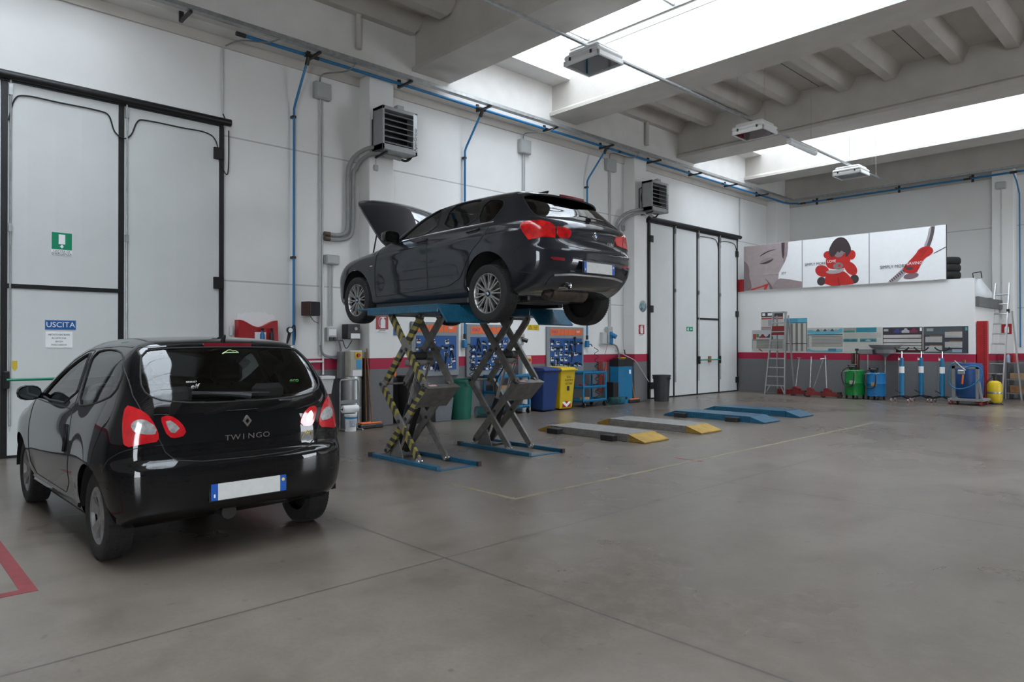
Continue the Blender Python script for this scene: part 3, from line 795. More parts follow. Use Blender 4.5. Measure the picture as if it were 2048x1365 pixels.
# ---------------------------------------------------------------- dark grey five-door hatchback on the raised lift
def build_grey_car():
    B = dict(
      top=[(-.95,.98),(-.80,1.02),(-.62,1.10),(-.42,1.375),(-.2,1.392),(.3,1.415),(.8,1.42),(1.2,1.395),(1.6,1.265),(2.05,1.045),(2.25,.985),(2.7,.925),(3.15,.85),(3.42,.74),(3.58,.66)],
      rear=[(.2,-.55),(.33,-.72),(.45,-.815),(.56,-.845),(.66,-.845),(.71,-.815),(.80,-.80),(.90,-.80),(.975,-.775),(1.02,-.70),(1.10,-.595),(1.20,-.49),(1.30,-.385),(1.375,-.31),(1.45,-.28)],
      front=[(.15,3.41),(.35,3.53),(.55,3.53),(.7,3.46),(.95,3.25)],
      wplan=[(-.9,.78),(-.5,.845),(-.1,.875),(.3,.880),(1.3,.878),(2.4,.880),(2.75,.88),(3.1,.865),(3.58,.76)],
      wsec=[(.15,.90),(.24,.945),(.36,.975),(.55,.995),(.70,1.0),(.82,.994),(.90,.98),(.965,.957),(1.02,.915),(1.15,.83),(1.30,.735),(1.42,.66)],
      bottom=[(-.9,.34),(-.6,.27),(-.25,.20),(2.95,.19),(3.5,.24)],
      rearbow=.17, frontbow=.24, crown=.06, kroof=.13, krear=.14, kfront=.22, rpow=2.4)
    def extra(x, z):
        fl = np.exp(-(x/.36)**2)+np.exp(-((x-2.69)/.34)**2)
        e = .012*fl*sstep(.25,.5,z)*(1-sstep(.62,.80,z))
        zc = .86-.035*np.clip(x/2.7,-.2,1.1)                 # shoulder crease
        e = e+.012*sstep(zc-.10,zc,z)*(1-sstep(zc,zc+.018,z))*sstep(-.6,-.3,x)*(1-sstep(2.4,2.9,x))
        e = e-.014*np.exp(-((z-.47)/.10)**2)*sstep(.4,.6,x)*(1-sstep(2.0,2.25,x))   # hollow of the doors
        return e
    B['extra'] = extra
    S = Shell(carf(B), (-.98,-.95,.1), (3.7,.95,1.5), .028)
    root = thing('hatchback_car', 'dark grey five-door hatchback raised on the scissor lifts with its bonnet open', 'car', (-5.66, 5.88, 1.76), PI)
    P = paint('grey_car_paint', (.021,.023,.030), .40, .38)
    S.cut('rear_window', BM_RW, 'rear', rnd=1)
    S.cut('front_door_window', BM_FD, 'side', rnd=1)
    S.cut('rear_door_window', BM_RD, 'side', rnd=1)
    S.cut('quarter_window', BM_QW, 'side', rnd=1)
    S.cut('windscreen', [(2.08,-.1),(2.04,.50),(1.96,.64),(1.38,.52),(1.30,.47),(1.26,-.1)], 'top', pred=lambda c: c[2] > 1.0, rnd=1)
    S.cut('bonnet', [(2.17,-.1),(2.13,.50),(2.10,.72),(2.3,.755),(2.75,.755),(3.08,.735),(3.22,.66),(3.33,.40),(3.36,-.1)], 'top', rnd=1, facing=.3)
    for nm, xc in (('rear_arch',0.0),('front_arch',2.69)):
        S.cut(nm, [(xc+.365*math.cos(a), .315+.365*math.sin(a)) for a in np.linspace(0,2*PI,40,endpoint=False)], 'side', rnd=0, pred=lambda c: abs(c[1]) > .45)
    S.cut('tail_light', BM_TAIL, 50, rnd=0)
    S.cut('lid_light', BM_LID, 50, rnd=0)
    S.cut('reflector', [(.42,.535),(.68,.545),(.69,.56),(.66,.575),(.44,.57)], 'rear', rnd=1)
    S.cut('bumper_recess', [(-.1,.44),(.62,.44),(.68,.54),(.64,.58),(-.1,.585)], 'rear', rnd=1)
    S.cut('bumper_valance', [(-.1,.26),(.52,.26),(.60,.30),(.60,.38),(.55,.40),(-.1,.41)], 'rear', rnd=1)
    S.part('body', 'body', P, root)
    S.part('bumper_recess', 'bumper_recess', P, root, off=-.014, skirt=-.014)
    S.part('bumper_valance', 'bumper_valance', P, root, off=.004, skirt=.006)
    S.part('rear_window', 'rear_window', G_dark, root, off=-.004)
    M_redlens2 = pm('bright_red_lens', (.72,.012,.012), .10, nz=.45, nscale=14, coat=1.0, col2=(.30,.004,.008))
    for sd in (1,-1):
        S.part('front_door_window', 'front_door_window', G_clear, root, off=-.008, side=sd)
        S.part('rear_door_window', 'rear_door_window', G_dark, root, off=-.006, side=sd)
        S.part('quarter_window', 'quarter_window', G_dark, root, off=-.004, side=sd)
        S.part('tail_light', 'tail_light', M_redlens2, root, off=.008, skirt=.02, side=sd)
        S.part('lid_light', 'lid_light', M_redlens2, root, off=.008, skirt=.02, side=sd)
        S.part('reflector', 'reflector', pm('reflector_red',(.22,.008,.015),.25,nz=.2,nscale=90), root, off=.002, skirt=.01, side=sd)
    S.part('windscreen', 'windscreen', G_clear, root, off=-.004)
    # raised bonnet, hinged at the windscreen
    hx, hz = 2.13, .985
    Rh = Matrix.Translation((hx,0,hz)) @ Matrix.Rotation(math.radians(-BM_HOOD),4,'Y') @ Matrix.Translation((-hx,0,-hz))
    bo = S.part('bonnet', 'bonnet', P, root, skirt=.028, xform=Rh)
    S.part('bonnet', 'bonnet_liner', pm('bonnet_liner',(.028,.028,.034),.6,.1,nz=.3,nscale=5,bump=.3,bscale=9), bo, off=-.030, xform=Rh)
    for sd in (1,-1):
        a = Rh @ Vector((2.55, sd*.66, .87)); MB().tube([(2.62,sd*.68,.74), a], .010, 8).build('bonnet_strut', M_black, root, smooth=True)
    # engine bay
    m = MB(); m.bx((2.72,0,.60),(1.1,1.30,.04)); m.bx((2.16,0,.80),(.03,1.36,.34)); m.bx((3.30,0,.60),(.04,1.1,.25)); m.build('engine_bay', M_well, root)
    MB().bx((2.65,0,.76),(.55,.55,.12),.04).build('engine_cover', M_black, root)
    for nm, r_ in (('rear_window',.006),('front_door_window',.010),('rear_door_window',.009),('quarter_window',.007),('windscreen',.008)): seal(S, nm, r_, root)
    def gap(uv, view, r=.0046): gapline(S, uv, view, r, root)
    gap([(1.085,.975),(1.07,.75),(1.095,.335)], 'side')
    gap([(-.02,.98),(.07,.83),(.218,.726),(.332,.589),(.448,.43),(.70,.343),(1.1,.333),(2.05,.30),(2.22,.30),(2.22,.45),(2.20,.70),(2.12,.95)], 'side')
    gap([(2.12,.955),(2.4,.935),(2.9,.855)], 'side', .0035)
    gap([(.60,.86),(.585,.80),(.53,.74),(.44,.705),(.20,.685),(0,.68)], 'rear', .004)
    gap([(-.60,.745),(-.51,.69),(-.43,.66),(-.37,.58)], 'side', .003)
    gap([(-.42,.44),(-.62,.40)], 'side', .003)
    # bright strip under the windows
    gapline(S, BM_STRIP, 'side', .009, root, M_chrome, 'window_strip', .003)
    gapline(S, [(.0,.415),(.35,.412),(.57,.395)], 'rear', .013, root, pm('silver_strip',(.50,.50,.51),.3,.8,nz=.1), 'bumper_strip', .006)
    # spoiler carrying the roof line over the rear window
    ys = np.linspace(0,.60,13); zr = S.project([(-.30+.10*(y/.6)**2.4, y) for y in ys], 'top')[:,2]
    vs = []
    for y, z in list(zip(-ys[::-1], zr[::-1]))+list(zip(ys[1:], zr[1:])):
        k = abs(y)/.60; x0 = -.30+.10*k**2.4; d = .17-.05*k*k
        for dx, dz in ((0,-.02),(0,.004),(-d*.6,-.010),(-d,-.034),(-d+.01,-.050),(-d*.5,-.045)): vs.append((x0+dx, y, z+dz))
    n_ = 6; m_ = len(vs)//n_; F = [(i*n_+k, i*n_+(k+1)%n_, (i+1)*n_+(k+1)%n_, (i+1)*n_+k)[::-1] for i in range(m_-1) for k in range(n_)]+[tuple(range(n_)), tuple(range((m_-1)*n_, m_*n_))[::-1]]
    sp = MB().add(vs, F).build('spoiler', P, root, smooth=True)
    tip = [vs[i*n_+3] for i in range(m_)]; m = MB()
    cc = [(x-.004,y,z+.004) for x,y,z in tip if abs(y) < .23]
    for i in range(len(cc)-1): m.bar(cc[i], cc[i+1], .014, .026)
    m.build('third_brake_light', pm('dark_red_lens',(.16,.004,.012),.2,nz=.2,coat=.6), root)
    MB().prism([(-.06,-.012,1.40),(.10,-.012,1.405),(.10,.012,1.405),(-.06,.012,1.40)], (0,0,0), (-.04,0,.055)).build('roof_aerial', P, root)
    # wheel wells, wheels
    for xc in (0, 2.69):
        for sd in (1,-1):
            m = MB(); m.lathe([(.02,.45*sd),(.37,.45*sd),(.37,.855*sd)], (xc,0,.315), 'y', 24, -PI/2, PI/2); m.build('wheel_well', M_well, root, smooth=True)
    tm = tyre_parts(.316, .205, .215)
    M_rim = pm('alloy_rim', (.40,.39,.38), .35, .75, nz=.2, nscale=30)
    rm = MB(); rm.lathe([(.200,.045),(.224,.070),(.224,.088),(.216,.090),(.205,.080),(.198,.050)], ax='y', n=56)
    rm.lathe([(.036,.076),(.062,.070),(.066,.045)], ax='y', n=30)
    for k in range(10):
        for t_ in (-1,1):
            a0 = 2*PI*k/10+t_*.055; a1 = 2*PI*k/10+t_*.115
            p0 = Vector((.050*math.cos(a0),.068,.050*math.sin(a0))); p1 = Vector((.212*math.cos(a1),.080,.212*math.sin(a1)))
            rm.bar(p0, p1, .0135, .022, (0,1,0))
    bk = MB().lathe([(.0,-.02),(.205,-.02),(.218,.05)], ax='y', n=40); dc = MB().lathe([(.0,.020),(.145,.020),(.145,.0)], ax='y', n=40)
    cap = MB().lathe([(0,.0815),(.030,.081),(.036,.076)], ax='y', n=24); cap.mat(1)
    for k in range(2): cap.lathe([(0,.0822),(.018,.0822)], ax='y', n=6, a0=k*PI, a1=k*PI+PI/2)
    cap.mat(2)
    for k in range(2): cap.lathe([(0,.0822),(.018,.0822)], ax='y', n=6, a0=k*PI+PI/2, a1=k*PI+PI)
    mb_cap = [M_black, M_paper, pm('badge_blue',(.03,.25,.62),.3,nz=.05)]
    protos = []
    for xc in (0, 2.69):
        for sd in (1,-1):
            if not protos:
                w = tm.build('wheel', M_tyre, root, smooth=True, ang=30)
                protos = [w, rm.build('alloy_rim', M_rim, w, smooth=True), bk.build('rim_barrel', M_well, w, smooth=True), dc.build('brake_disc', pm('brake_disc',(.12,.10,.09),.4,.8,nz=.2), w, smooth=True), cap.build('hub_cap', mb_cap, w, smooth=True)]
            else:
                w = protos[0].copy(); COL.objects.link(w); w.parent = root
                for o in protos[1:]: d = o.copy(); COL.objects.link(d); d.parent = w
            w.location = (xc, sd*.775, .225 if xc < 1 else .275); w.rotation_euler = (0, .23*xc+.1, 0 if sd > 0 else PI)
    # mirrors
    for sd in (1,-1):
        c = np.array([1.72, sd*.965, 1.02]); vs = []; n_ = 14; sect = [(-.05,.92),(-.02,1.0),(.04,.95),(.085,.72),(.11,.35)]
        for dx, sc in sect:
            for k in range(n_):
                a = 2*PI*k/n_; vs.append((c[0]+dx, c[1]+.115*sc*np.sign(math.cos(a))*abs(math.cos(a))**.6, c[2]+.070*sc*np.sign(math.sin(a))*abs(math.sin(a))**.6))
        F = [(i*n_+k, i*n_+(k+1)%n_, (i+1)*n_+(k+1)%n_, (i+1)*n_+k) for i in range(len(sect)-1) for k in range(n_)]+[tuple(range((len(sect)-1)*n_, len(sect)*n_))]
        m = MB().add(vs, F); m.bar((1.75, sd*.80, .945), (1.74, sd*.93, .98), .07, .035); mo = m.build('door_mirror', M_trim, root, smooth=True)
        MB().prism([(c[0]-.051, c[1]+.098*np.sign(math.cos(a))*abs(math.cos(a))**.6, c[2]+.055*np.sign(math.sin(a))*abs(math.sin(a))**.6) for a in np.linspace(0,2*PI,24,endpoint=False)], (0,0,0), (.004,0,0)).build('mirror_glass', pm('mirror_glass',(.35,.42,.45),.05,1.0,nz=.05), mo)
    # door handles
    for xc, zc in ((.25,.935),(1.19,.92)):
        for sd in (1,-1):
            m = MB(); S.line(m, [(xc-.11,zc+.008),(xc,zc),(xc+.10,zc-.004)], 'side', .014, .008, both=False); m.mat(1); S.line(m, [(xc-.08,zc-.012),(xc+.07,zc-.018)], 'side', .018, -.010, both=False)
            if sd < 0: m.v = [(x,-y,z) for x,y,z in m.v]; m.f = [f[::-1] for f in m.f]
            m.build('door_handle', [P, M_black], root, smooth=True)
    # plate, roundel, model number
    plate(root, (-.852, .0, .49))
    p = S.project([(0,.845)], 'rear')[0]
    m = MB(); o_ = (p[0]-.004, 0, .845); m.lathe([(.041,.008),(.041,.0),(.034,-.004),(.033,.0)], o_, 'x', 28); m.mat(1).lathe([(.0,-.001),(.034,-.001)], o_, 'x', 28)
    m.mat(2)
    for k in range(2): m.lathe([(0,-.003),(.021,-.003)], o_, 'x', 8, k*PI, k*PI+PI/2)
    m.mat(3)
    for k in range(2): m.lathe([(0,-.003),(.021,-.003)], o_, 'x', 8, k*PI+PI/2, k*PI+PI)
    m.build('badge', [M_chrome]+mb_cap, root, smooth=True)
    p = S.project([(.28,.78)], 'rear')[0]; text('model_number', '118d', .055, M_chrome, root, (p[0]-.004, -.27, .78), '-x')
    p = S.project([(.60,.775)], 'rear')[0]
    # rear wiper
    m = MB(); m.tube([(-.70,0,1.035),(-.68,-.02,1.055),(-.60,-.16,1.075)], [.03,.028,.012], 10); m.tube([(-.62,.05,1.09),(-.60,-.38,1.085)], .009, 6); m.build('rear_wiper', M_black, root, smooth=True)
    MB().box(2.26,2.32,.878,.884,.70,.712).build('side_badge', M_chrome, root)
    # underbody: silencer, exhaust, axle
    m = MB(); m.lathe([(.044,-.71),(.048,-.715),(.050,-.70),(.050,-.45),(.040,-.45),(.040,-.70),(.044,-.71)], (0,.34,.30), 'x', 22); m.mat(1).lathe([(0,-.60),(.041,-.60)], (0,.34,.30), 'x', 22); m.build('exhaust_tip', [M_chrome, M_well], root, smooth=True)
    m = MB(); m.tube([(-.45,.38,.25),(-.42,.36,.25),(-.42,-.22,.25),(-.45,-.25,.25)], [.05,.10,.10,.05], 14); m.tube([(-.4,.1,.22),(.2,.1,.20),(2.4,.05,.20)], .035, 10); m.build('exhaust_box', pm('rusty_steel',(.10,.075,.06),.6,.5,nz=.5,nscale=14), root, smooth=True)
    m = MB(); m.tube([(0,-.70,.22),(.05,-.3,.20),(.05,.3,.20),(0,.70,.22)], .045, 10); m.bx((.10,0,.19),(.45,.70,.08),.02); m.build('rear_axle', M_dark, root, smooth=True)
    m = MB(); m.box(.4,2.3,-.80,-.72,.14,.22,.01); m.build('sill_flange', M_black, root); m = MB(); m.box(.4,2.3,.72,.80,.14,.22,.01); m.build('sill_flange', M_black, root)
    # interior
    for yy in (.37,-.37):
        m = MB(); m.bx((1.15,yy,.52),(.5,.5,.2),.05); m.prism([(.82,0,.55),(.95,0,.55),(.72,0,1.08),(.62,0,1.06)], (0,yy-.24,0),(0,yy+.24,0)); m.bx((.60,yy,1.16),(.09,.26,.17),.04); m.build('front_seat', M_seat, root, smooth=True)
    m = MB(); m.bx((.25,0,.55),(.5,1.2,.18),.05); m.prism([(-.05,0,.55),(.08,0,.55),(-.14,0,1.05),(-.24,0,1.03)], (0,-.6,0),(0,.6,0)); m.build('rear_seat', M_seat, root, smooth=True)
    for yy in (.38,0,-.38): MB().bx((-.21,yy,1.10),(.08,.24,.13),.04).build('headrest', M_seat, root, smooth=True)
    m = MB(); m.bx((1.90,0,.85),(.42,1.36,.22),.06); m.bx((1.1,0,.27),(2.0,1.4,.04)); m.build('dashboard', M_black, root)
    MB().tube(arc((0,0,0),.17,0,2*PI,24,'x')[:-1], .014, 8, closed=True).build('steering_wheel', M_black, root, smooth=True, loc=(1.58,.37,.92)).rotation_euler = (0,math.radians(-25),0)
    return root
BM_HOOD = 52
BM_RW = [(-.1,1.03),(.3,1.03),(.5,1.018),(.66,1.005),(.70,1.04),(.625,1.25),(.56,1.31),(.3,1.345),(-.1,1.355)]
BM_FD = [(1.0,1.012),(1.75,.975),(1.70,1.02),(1.45,1.20),(1.25,1.295),(1.08,1.345)]
BM_RD = [(.88,1.015),(.27,1.018),(.30,1.325),(.60,1.36),(.92,1.345)]
BM_QW = [(.25,1.02),(-.03,1.01),(-.06,1.10),(-.11,1.20),(-.04,1.27),(.28,1.32)]
BM_TAIL = [(0.175, 0.919), (0.126, 0.943), (0.051, 0.95), (-0.042, 0.955), (-0.138, 0.938), (-0.19, 0.903), (-0.205, 0.779), (-0.085, 0.78), (0.074, 0.748), (0.133, 0.831)]
BM_LID = [(-0.21, 0.9), (-0.296, 0.899), (-0.352, 0.873), (-0.357, 0.837), (-0.336, 0.787), (-0.22, 0.783)]
BM_STRIP = [(-.06,1.0),(.435,1.0),(1.03,.993),(1.80,.962)]
# ---------------------------------------------------------------- scissor lifts
M_lblue = pm('lift_blue_paint', (.008,.085,.155), .38, nz=.3, nscale=14, bump=.06, bscale=60)
M_larm = pm('lift_arm_grey', (.155,.145,.133), .55, .2, nz=.35, nscale=11)
def checker(name, col, rough=.45, met=.0):
    m = pm(name, col, rough, met, nz=.3, nscale=9); N = m.node_tree.nodes; L = m.node_tree.links; b = N['Principled BSDF']
    tc = N.new('ShaderNodeTexCoord'); mp = N.new('ShaderNodeMapping'); mp.inputs['Rotation'].default_value = (0,0,PI/4); mp.inputs['Scale'].default_value = (26,26,26)
    ck = N.new('ShaderNodeTexVoronoi'); ck.inputs['Randomness'].default_value = 0.0; ck.inputs['Scale'].default_value = 1.0
    L.new(tc.outputs['Object'], mp.inputs['Vector']); L.new(mp.outputs[0], ck.inputs['Vector'])
    rr = N.new('ShaderNodeMapRange'); rr.inputs[1].default_value = .30; rr.inputs[2].default_value = .18; L.new(ck.outputs['Distance'], rr.inputs[0])
    bp = N.new('ShaderNodeBump'); bp.inputs['Strength'].default_value = .8; bp.inputs['Distance'].default_value = .006; L.new(rr.outputs[0], bp.inputs['Height']); L.new(bp.outputs[0], b.inputs['Normal'])
    return m
M_bcheck = checker('blue_checker_plate', (.009,.085,.15), .3)
M_gcheck = checker('grey_checker_plate', (.24,.23,.215), .42, .2)
def stripemat():
    m = pm('hazard_striped_arm', (.27,.225,.05), .6, nz=.35, nscale=14); N = m.node_tree.nodes; L = m.node_tree.links; b = N['Principled BSDF']
    tc = N.new('ShaderNodeTexCoord'); sp = N.new('ShaderNodeSeparateXYZ'); L.new(tc.outputs['Object'], sp.inputs[0])
    def mth(op, a, c, d=None):
        n = N.new('ShaderNodeMath'); n.operation = op
        for i, q in enumerate((a, c)):
            if q is None: continue
            if isinstance(q,(int,float)): n.inputs[i].default_value = q
            else: L.new(q, n.inputs[i])
        return n.outputs[0]
    u = mth('ADD', sp.outputs[0], mth('MULTIPLY', sp.outputs[2], .6)); f = mth('GREATER_THAN', mth('FLOORED_MODULO', u, .115), .060)
    src = b.inputs['Base Color'].links[0].from_socket
    def mix(fac, a, col):
        n = N.new('ShaderNodeMix'); n.data_type = 'RGBA'; L.new(fac, n.inputs[0]); L.new(a, n.inputs[6]); n.inputs[7].default_value = col+(1,); return n.outputs[2]
    c = mix(f, src, (.025,.024,.023))
    mid = mth('MAXIMUM', mth('LESS_THAN', mth('ABSOLUTE', mth('SUBTRACT', sp.outputs[0], .60), None), .10), mth('GREATER_THAN', mth('ABSOLUTE', mth('SUBTRACT', sp.outputs[0], .60), None), .54))
    c = mix(mid, c, (.135,.125,.115)); L.new(c, b.inputs['Base Color']); return m
M_stripe = stripemat()
def lift_arm(root, p0, p1, y, mat, w=.088, t=.035):
    d = Vector((p1[0]-p0[0], 0, p1[1]-p0[1])); n = d.length; h = w/2
    prof = [(x,0,z) for x,z in ([(-.03,-h*.5),(.03,-h),(n-.03,-h),(n+.03,-h*.5),(n+.03,h*.5),(n-.03,h),(.03,h),(-.03,h*.5)])]
    m = MB(); m.prism(prof, (0,t/2,0), (0,-t/2,0)); o = m.build('scissor_arm', mat, root)
    o.location = (p0[0], y, p0[1]); o.rotation_euler = (0, -math.atan2(d.z, d.x), 0)
    m = MB()
    for x in (0, n/2, n): m.cyl((x,-t/2-.012,0),(x,t/2+.012,0),.022,12)
    m.build('pivot_pin', M_dark, o, smooth=True)
    return o
def raised_lift(y0, label, striped):
    root = thing('scissor_lift', label, 'car lift', (0, y0, 0), 0, 'raised scissor lifts under the grey car')
    ST = M_stripe if striped else M_larm
    BL, JR, JL, BR, TR, TL = (-7.43,.10), (-6.58,.95), (-7.48,.93), (-6.69,.06), (-6.70,1.77), (-7.27,1.79)
    for yy in (.0, .545):
        m = MB(); dx = 0 if yy < .1 else .06; m.box(-7.66+dx,-6.26+dx,yy,yy+.045,0,.05,.004); m.build('base_rail', M_lblue, root)
        m = MB(); m.box(-7.70+dx,-7.62+dx,yy-.004,yy+.05,0,.056); m.box(-6.28+dx,-6.24+dx,yy-.002,yy+.048,0,.052) if yy > .1 else None; m.build('rail_end_cap', M_dark, root)
    MB().box(-7.66,-7.30,.045,.545,0,.022).build('base_plate', M_dark, root)
    MB().box(-6.30,-6.22,.02,.56,0,.008).build('base_tie', M_lblue, root)
    yn, yf = .06, .46
    for yy, mt in ((yn, ST), (yf, M_larm)):
        s = 1 if yy == yn else -1
        lift_arm(root, BL, JR, yy+.045*s, mt); lift_arm(root, JL, BR, yy, mt)
        lift_arm(root, JL, TR, yy+.045*s, mt); lift_arm(root, JR, TL, yy, mt)
        MB().cyl((BR[0],yy-.03,.055),(BR[0],yy+.03,.055),.032,16).build('roller', M_chrome, root, smooth=True)
    for p in (JL, TR, TL): MB().cyl((p[0],yn,p[1]),(p[0],yf,p[1]),.014,10).build('cross_rod', M_larm, root, smooth=True)
    # bent cover plate between the lower arms, with its label
    a = Vector((JR[0]+.05,0,JR[1]+.02)); d = (Vector((BL[0],0,BL[1]))-Vector((JR[0],0,JR[1]))).normalized(); b = a+d*.36; n = Vector((.055,0,-.045))
    m = MB(); m.prism([a+n, b+n*.8, b+n*.8+Vector((-.006,0,.006)), a+n+Vector((-.006,0,.006))], (0,yn-.03,0), (0,yf+.05,0))
    m.prism([a+n, a+n+Vector((-.10,0,.035)), a+n+Vector((-.10,0,.029)), a+n+Vector((0,0,-.006))], (0,yn-.03,0), (0,yf+.05,0)); cp = m.build('cover_plate', M_larm, root)
    q = a+n+Vector((-.07,0,.030)); MB().prism([q, q+Vector((.045,0,-.016)), q+Vector((.045,0,-.015)), q+Vector((0,0,.001))], (0,yn+.02,0), (0,yn+.13,0)).build('warning_label', pm('pink_label',(.62,.38,.40),.6,nz=.3,nscale=60), cp)
    # upper cross beam, motor block, hydraulic rams
    MB().box(-7.02,-6.90,yn+.02,yf-.02,1.17,1.24,.01).build('cross_beam', M_larm, root)
    m = MB(); m.cyl((-6.98,yn+.10,1.29),(-6.98,yf-.08,1.29),.048,18); m.mat(1).cyl((-6.98,yf-.10,1.29),(-6.98,yf-.01,1.29),.055,18); m.build('pivot_roller', [M_rubber, M_larm], root, smooth=True)
    for yy in (.18,.33):
        m = MB(); m.cyl((-7.34,yy,.08),(-7.06,yy,.70),.036,14); m.mat(1).cyl((-7.06,yy,.70),(-6.86,yy,1.20),.020,12); m.build('hydraulic_ram', [M_black, M_chrome], root, smooth=True)
    m = MB(); m.tube(smooth_path([(-7.30,.25,.10),(-7.12,.26,.5),(-7.18,.25,.85),(-6.98,.26,1.15)]), .010, 6); m.build('hydraulic_hose', M_rubber, root, smooth=True)
    MB().prism([(-7.40,0,.03),(-7.10,0,.03),(-7.20,0,.26),(-7.34,0,.22)], (0,.12,0), (0,.13,0)).build('base_bracket', M_larm, root)
    # platform
    MB().box(-7.70,-6.23,-.02,.61,1.795,1.890,.006).build('platform', M_bcheck, root)
    MB().box(-7.96,-7.70,-.01,.60,1.865,1.888,.004).build('platform_tongue', M_lblue, root)
    m = MB(); m.prism([(-6.23,0,1.885),(-6.05,0,1.685),(-6.07,0,1.672),(-6.23,0,1.845)], (0,-.02,0), (0,.61,0)); m.build('ramp_flap', M_bcheck, root)
    m = MB(); m.prism([(-6.225,0,1.887),(-6.045,0,1.687),(-6.058,0,1.675),(-6.235,0,1.872)], (0,-.026,0), (0,-.012,0)); m.build('flap_edge', M_lblue, root)
    for xx in (-7.45,-6.55): MB().box(xx-.10,xx+.10,.22,.46,1.890,1.898,.003).build('lifting_pad', M_rubber, root)
    return root
raised_lift(4.80, 'raised scissor lift with yellow-black striped arms beneath the car, in front of the other lift', True)
raised_lift(6.26, 'raised scissor lift with plain grey arms beneath the car, nearest the tool boards', False)
def low_lift(y0, label, body, ramp, blocks=True):
    root = thing('lift_platform', label, 'car lift', (0, y0, 0), 0, 'lowered lift platforms on the floor')
    m = MB().box(-7.78,-6.22,0,.62,.0,.115,.006); m.build('platform', body, root)
    for x0, x1 in ((-7.79,-8.06),(-6.21,-5.93)):
        sg = 1 if x1 > x0 else -1
        MB().prism([(x0,0,.005),(x0,0,.11),(x1,0,.022),(x1,0,.005)][::-sg], (0,.0,0), (0,.62,0)).build('ramp', ramp, root)
    if blocks:
        for xx in (-7.62,-6.52): MB().box(xx-.12,xx+.12,-.13,-.01,0,.085,.008).build('rubber_block', M_rubber, root)
    return root
M_yramp = pm('yellow_ramp', (.36,.215,.03), .5, nz=.35, nscale=8)
low_lift(8.27, 'low grey checker-plate lift platform with yellow ramps, nearer of the two grey ones', M_gcheck, M_yramp)
low_lift(9.80, 'low grey lift platform with yellow ramps behind the nearer grey one', M_gcheck, M_yramp, False)
low_lift(11.90, 'low blue lift platform with blue ramps, nearer of the two blue ones', M_bcheck, M_lblue)
low_lift(13.36, 'low blue lift platform with blue ramps nearest the far gate', M_bcheck, M_lblue, False)
# ---------------------------------------------------------------- gates, pipes and fittings on the left wall
WX = X0                                     # face of the left wall
M_leaf = pm('gate_leaf_enamel', (.60,.61,.60), .45, nz=.05, nscale=2)
def leafmat():
    m = M_leaf; N = m.node_tree.nodes; L = m.node_tree.links; b = N['Principled BSDF']
    tc = N.new('ShaderNodeTexCoord'); w = N.new('ShaderNodeTexWave'); w.bands_direction = 'Y'; w.inputs['Scale'].default_value = 1.05; w.inputs['Distortion'].default_value = 0
    L.new(tc.outputs['Object'], w.inputs['Vector']); pw = N.new('ShaderNodeMath'); pw.operation = 'POWER'; pw.inputs[1].default_value = 14; L.new(w.outputs['Fac'], pw.inputs[0])
    bp = N.new('ShaderNodeBump'); bp.inputs['Strength'].default_value = .35; bp.inputs['Distance'].default_value = .004; L.new(pw.outputs[0], bp.inputs['Height']); L.new(bp.outputs[0], b.inputs['Normal'])
leafmat()
M_gframe = pm('gate_frame_black', (.016,.015,.016), .4, .2, nz=.3, nscale=10)
def gate(name, ys, zt, railz, wicket):
    """folding gate: ys are leaf boundaries, wicket = (y0, y1, top)"""
    root = struct(bpy.data.objects.new(name, None)); COL.objects.link(root)
    for i in range(len(ys)-1):
        a, b = ys[i]+.035, ys[i+1]-.035
        MB().box(WX+.005, WX+.055, a, b, .03, zt, .004).build('leaf', M_leaf, root)
    for i, y in enumerate(ys): MB().box(WX+.003, WX+.062, y-.034, y+.034, .01, zt, .003).build('post', M_gframe, root)
    MB().box(WX+.003, WX+.058, ys[0], ys[-1], .004, .03).build('bottom_rail', M_gframe, root)
    MB().cyl((WX+.10, ys[0]-.1, railz), (WX+.10, ys[-1]+.12, railz), .055, 14).box(WX, WX+.08, ys[0]-.1, ys[-1]+.02, zt, railz).build('top_rail', M_gframe, root, smooth=True)
    for k in range(1, len(ys)-1): MB().cyl((WX+.085, ys[k]+.06, .4), (WX+.085, ys[k]+.06, zt+.05), .012, 8).bx((WX+.085,ys[k]+.06,zt-.1),(.03,.04,.14)).bx((WX+.085,ys[k]+.06,2.9),(.03,.04,.10)).build('lock_rod', M_steel, root, smooth=True)
    for k in (0, len(ys)-1):
        s = 1 if k == 0 else -1
        for z in (zt-.42, 2.36, .35): MB().bx((WX+.075, ys[k]+s*.05, z), (.04,.15,.18), .006).build('hinge', M_gframe, root)
    y0, y1, z1 = wicket
    MB().box(WX+.05, WX+.068, y0, y1, z1, z1+.055).build('wicket_rail', M_gframe, root)
    m = MB().cyl((WX+.13, y0+.02, .985), (WX+.13, y1-.02, .985), .018, 10); pb = m.build('panic_bar', pm('panic_bar_green',(.0,.20,.10),.35,nz=.1), root, smooth=True)
    for yy in (y0+.02, y1-.02): MB().bx((WX+.10, yy, .985), (.08,.06,.22), .01).build('bar_bracket', M_gframe, root)
    MB().bx((WX+.075, (y0+y1)/2+.05, 1.0), (.035,.14,.18), .004).build('wooden_block', M_wood, root)
    return root
D1 = gate('door_1', [-1.25, .08, 1.40, 2.72, 4.09], 4.74, 4.81, (1.40, 2.72, 2.14))
D2 = gate('door_2', [15.16, 16.27, 17.45, 18.63, 19.73], 4.62, 4.72, (17.45, 18.63, 2.14))
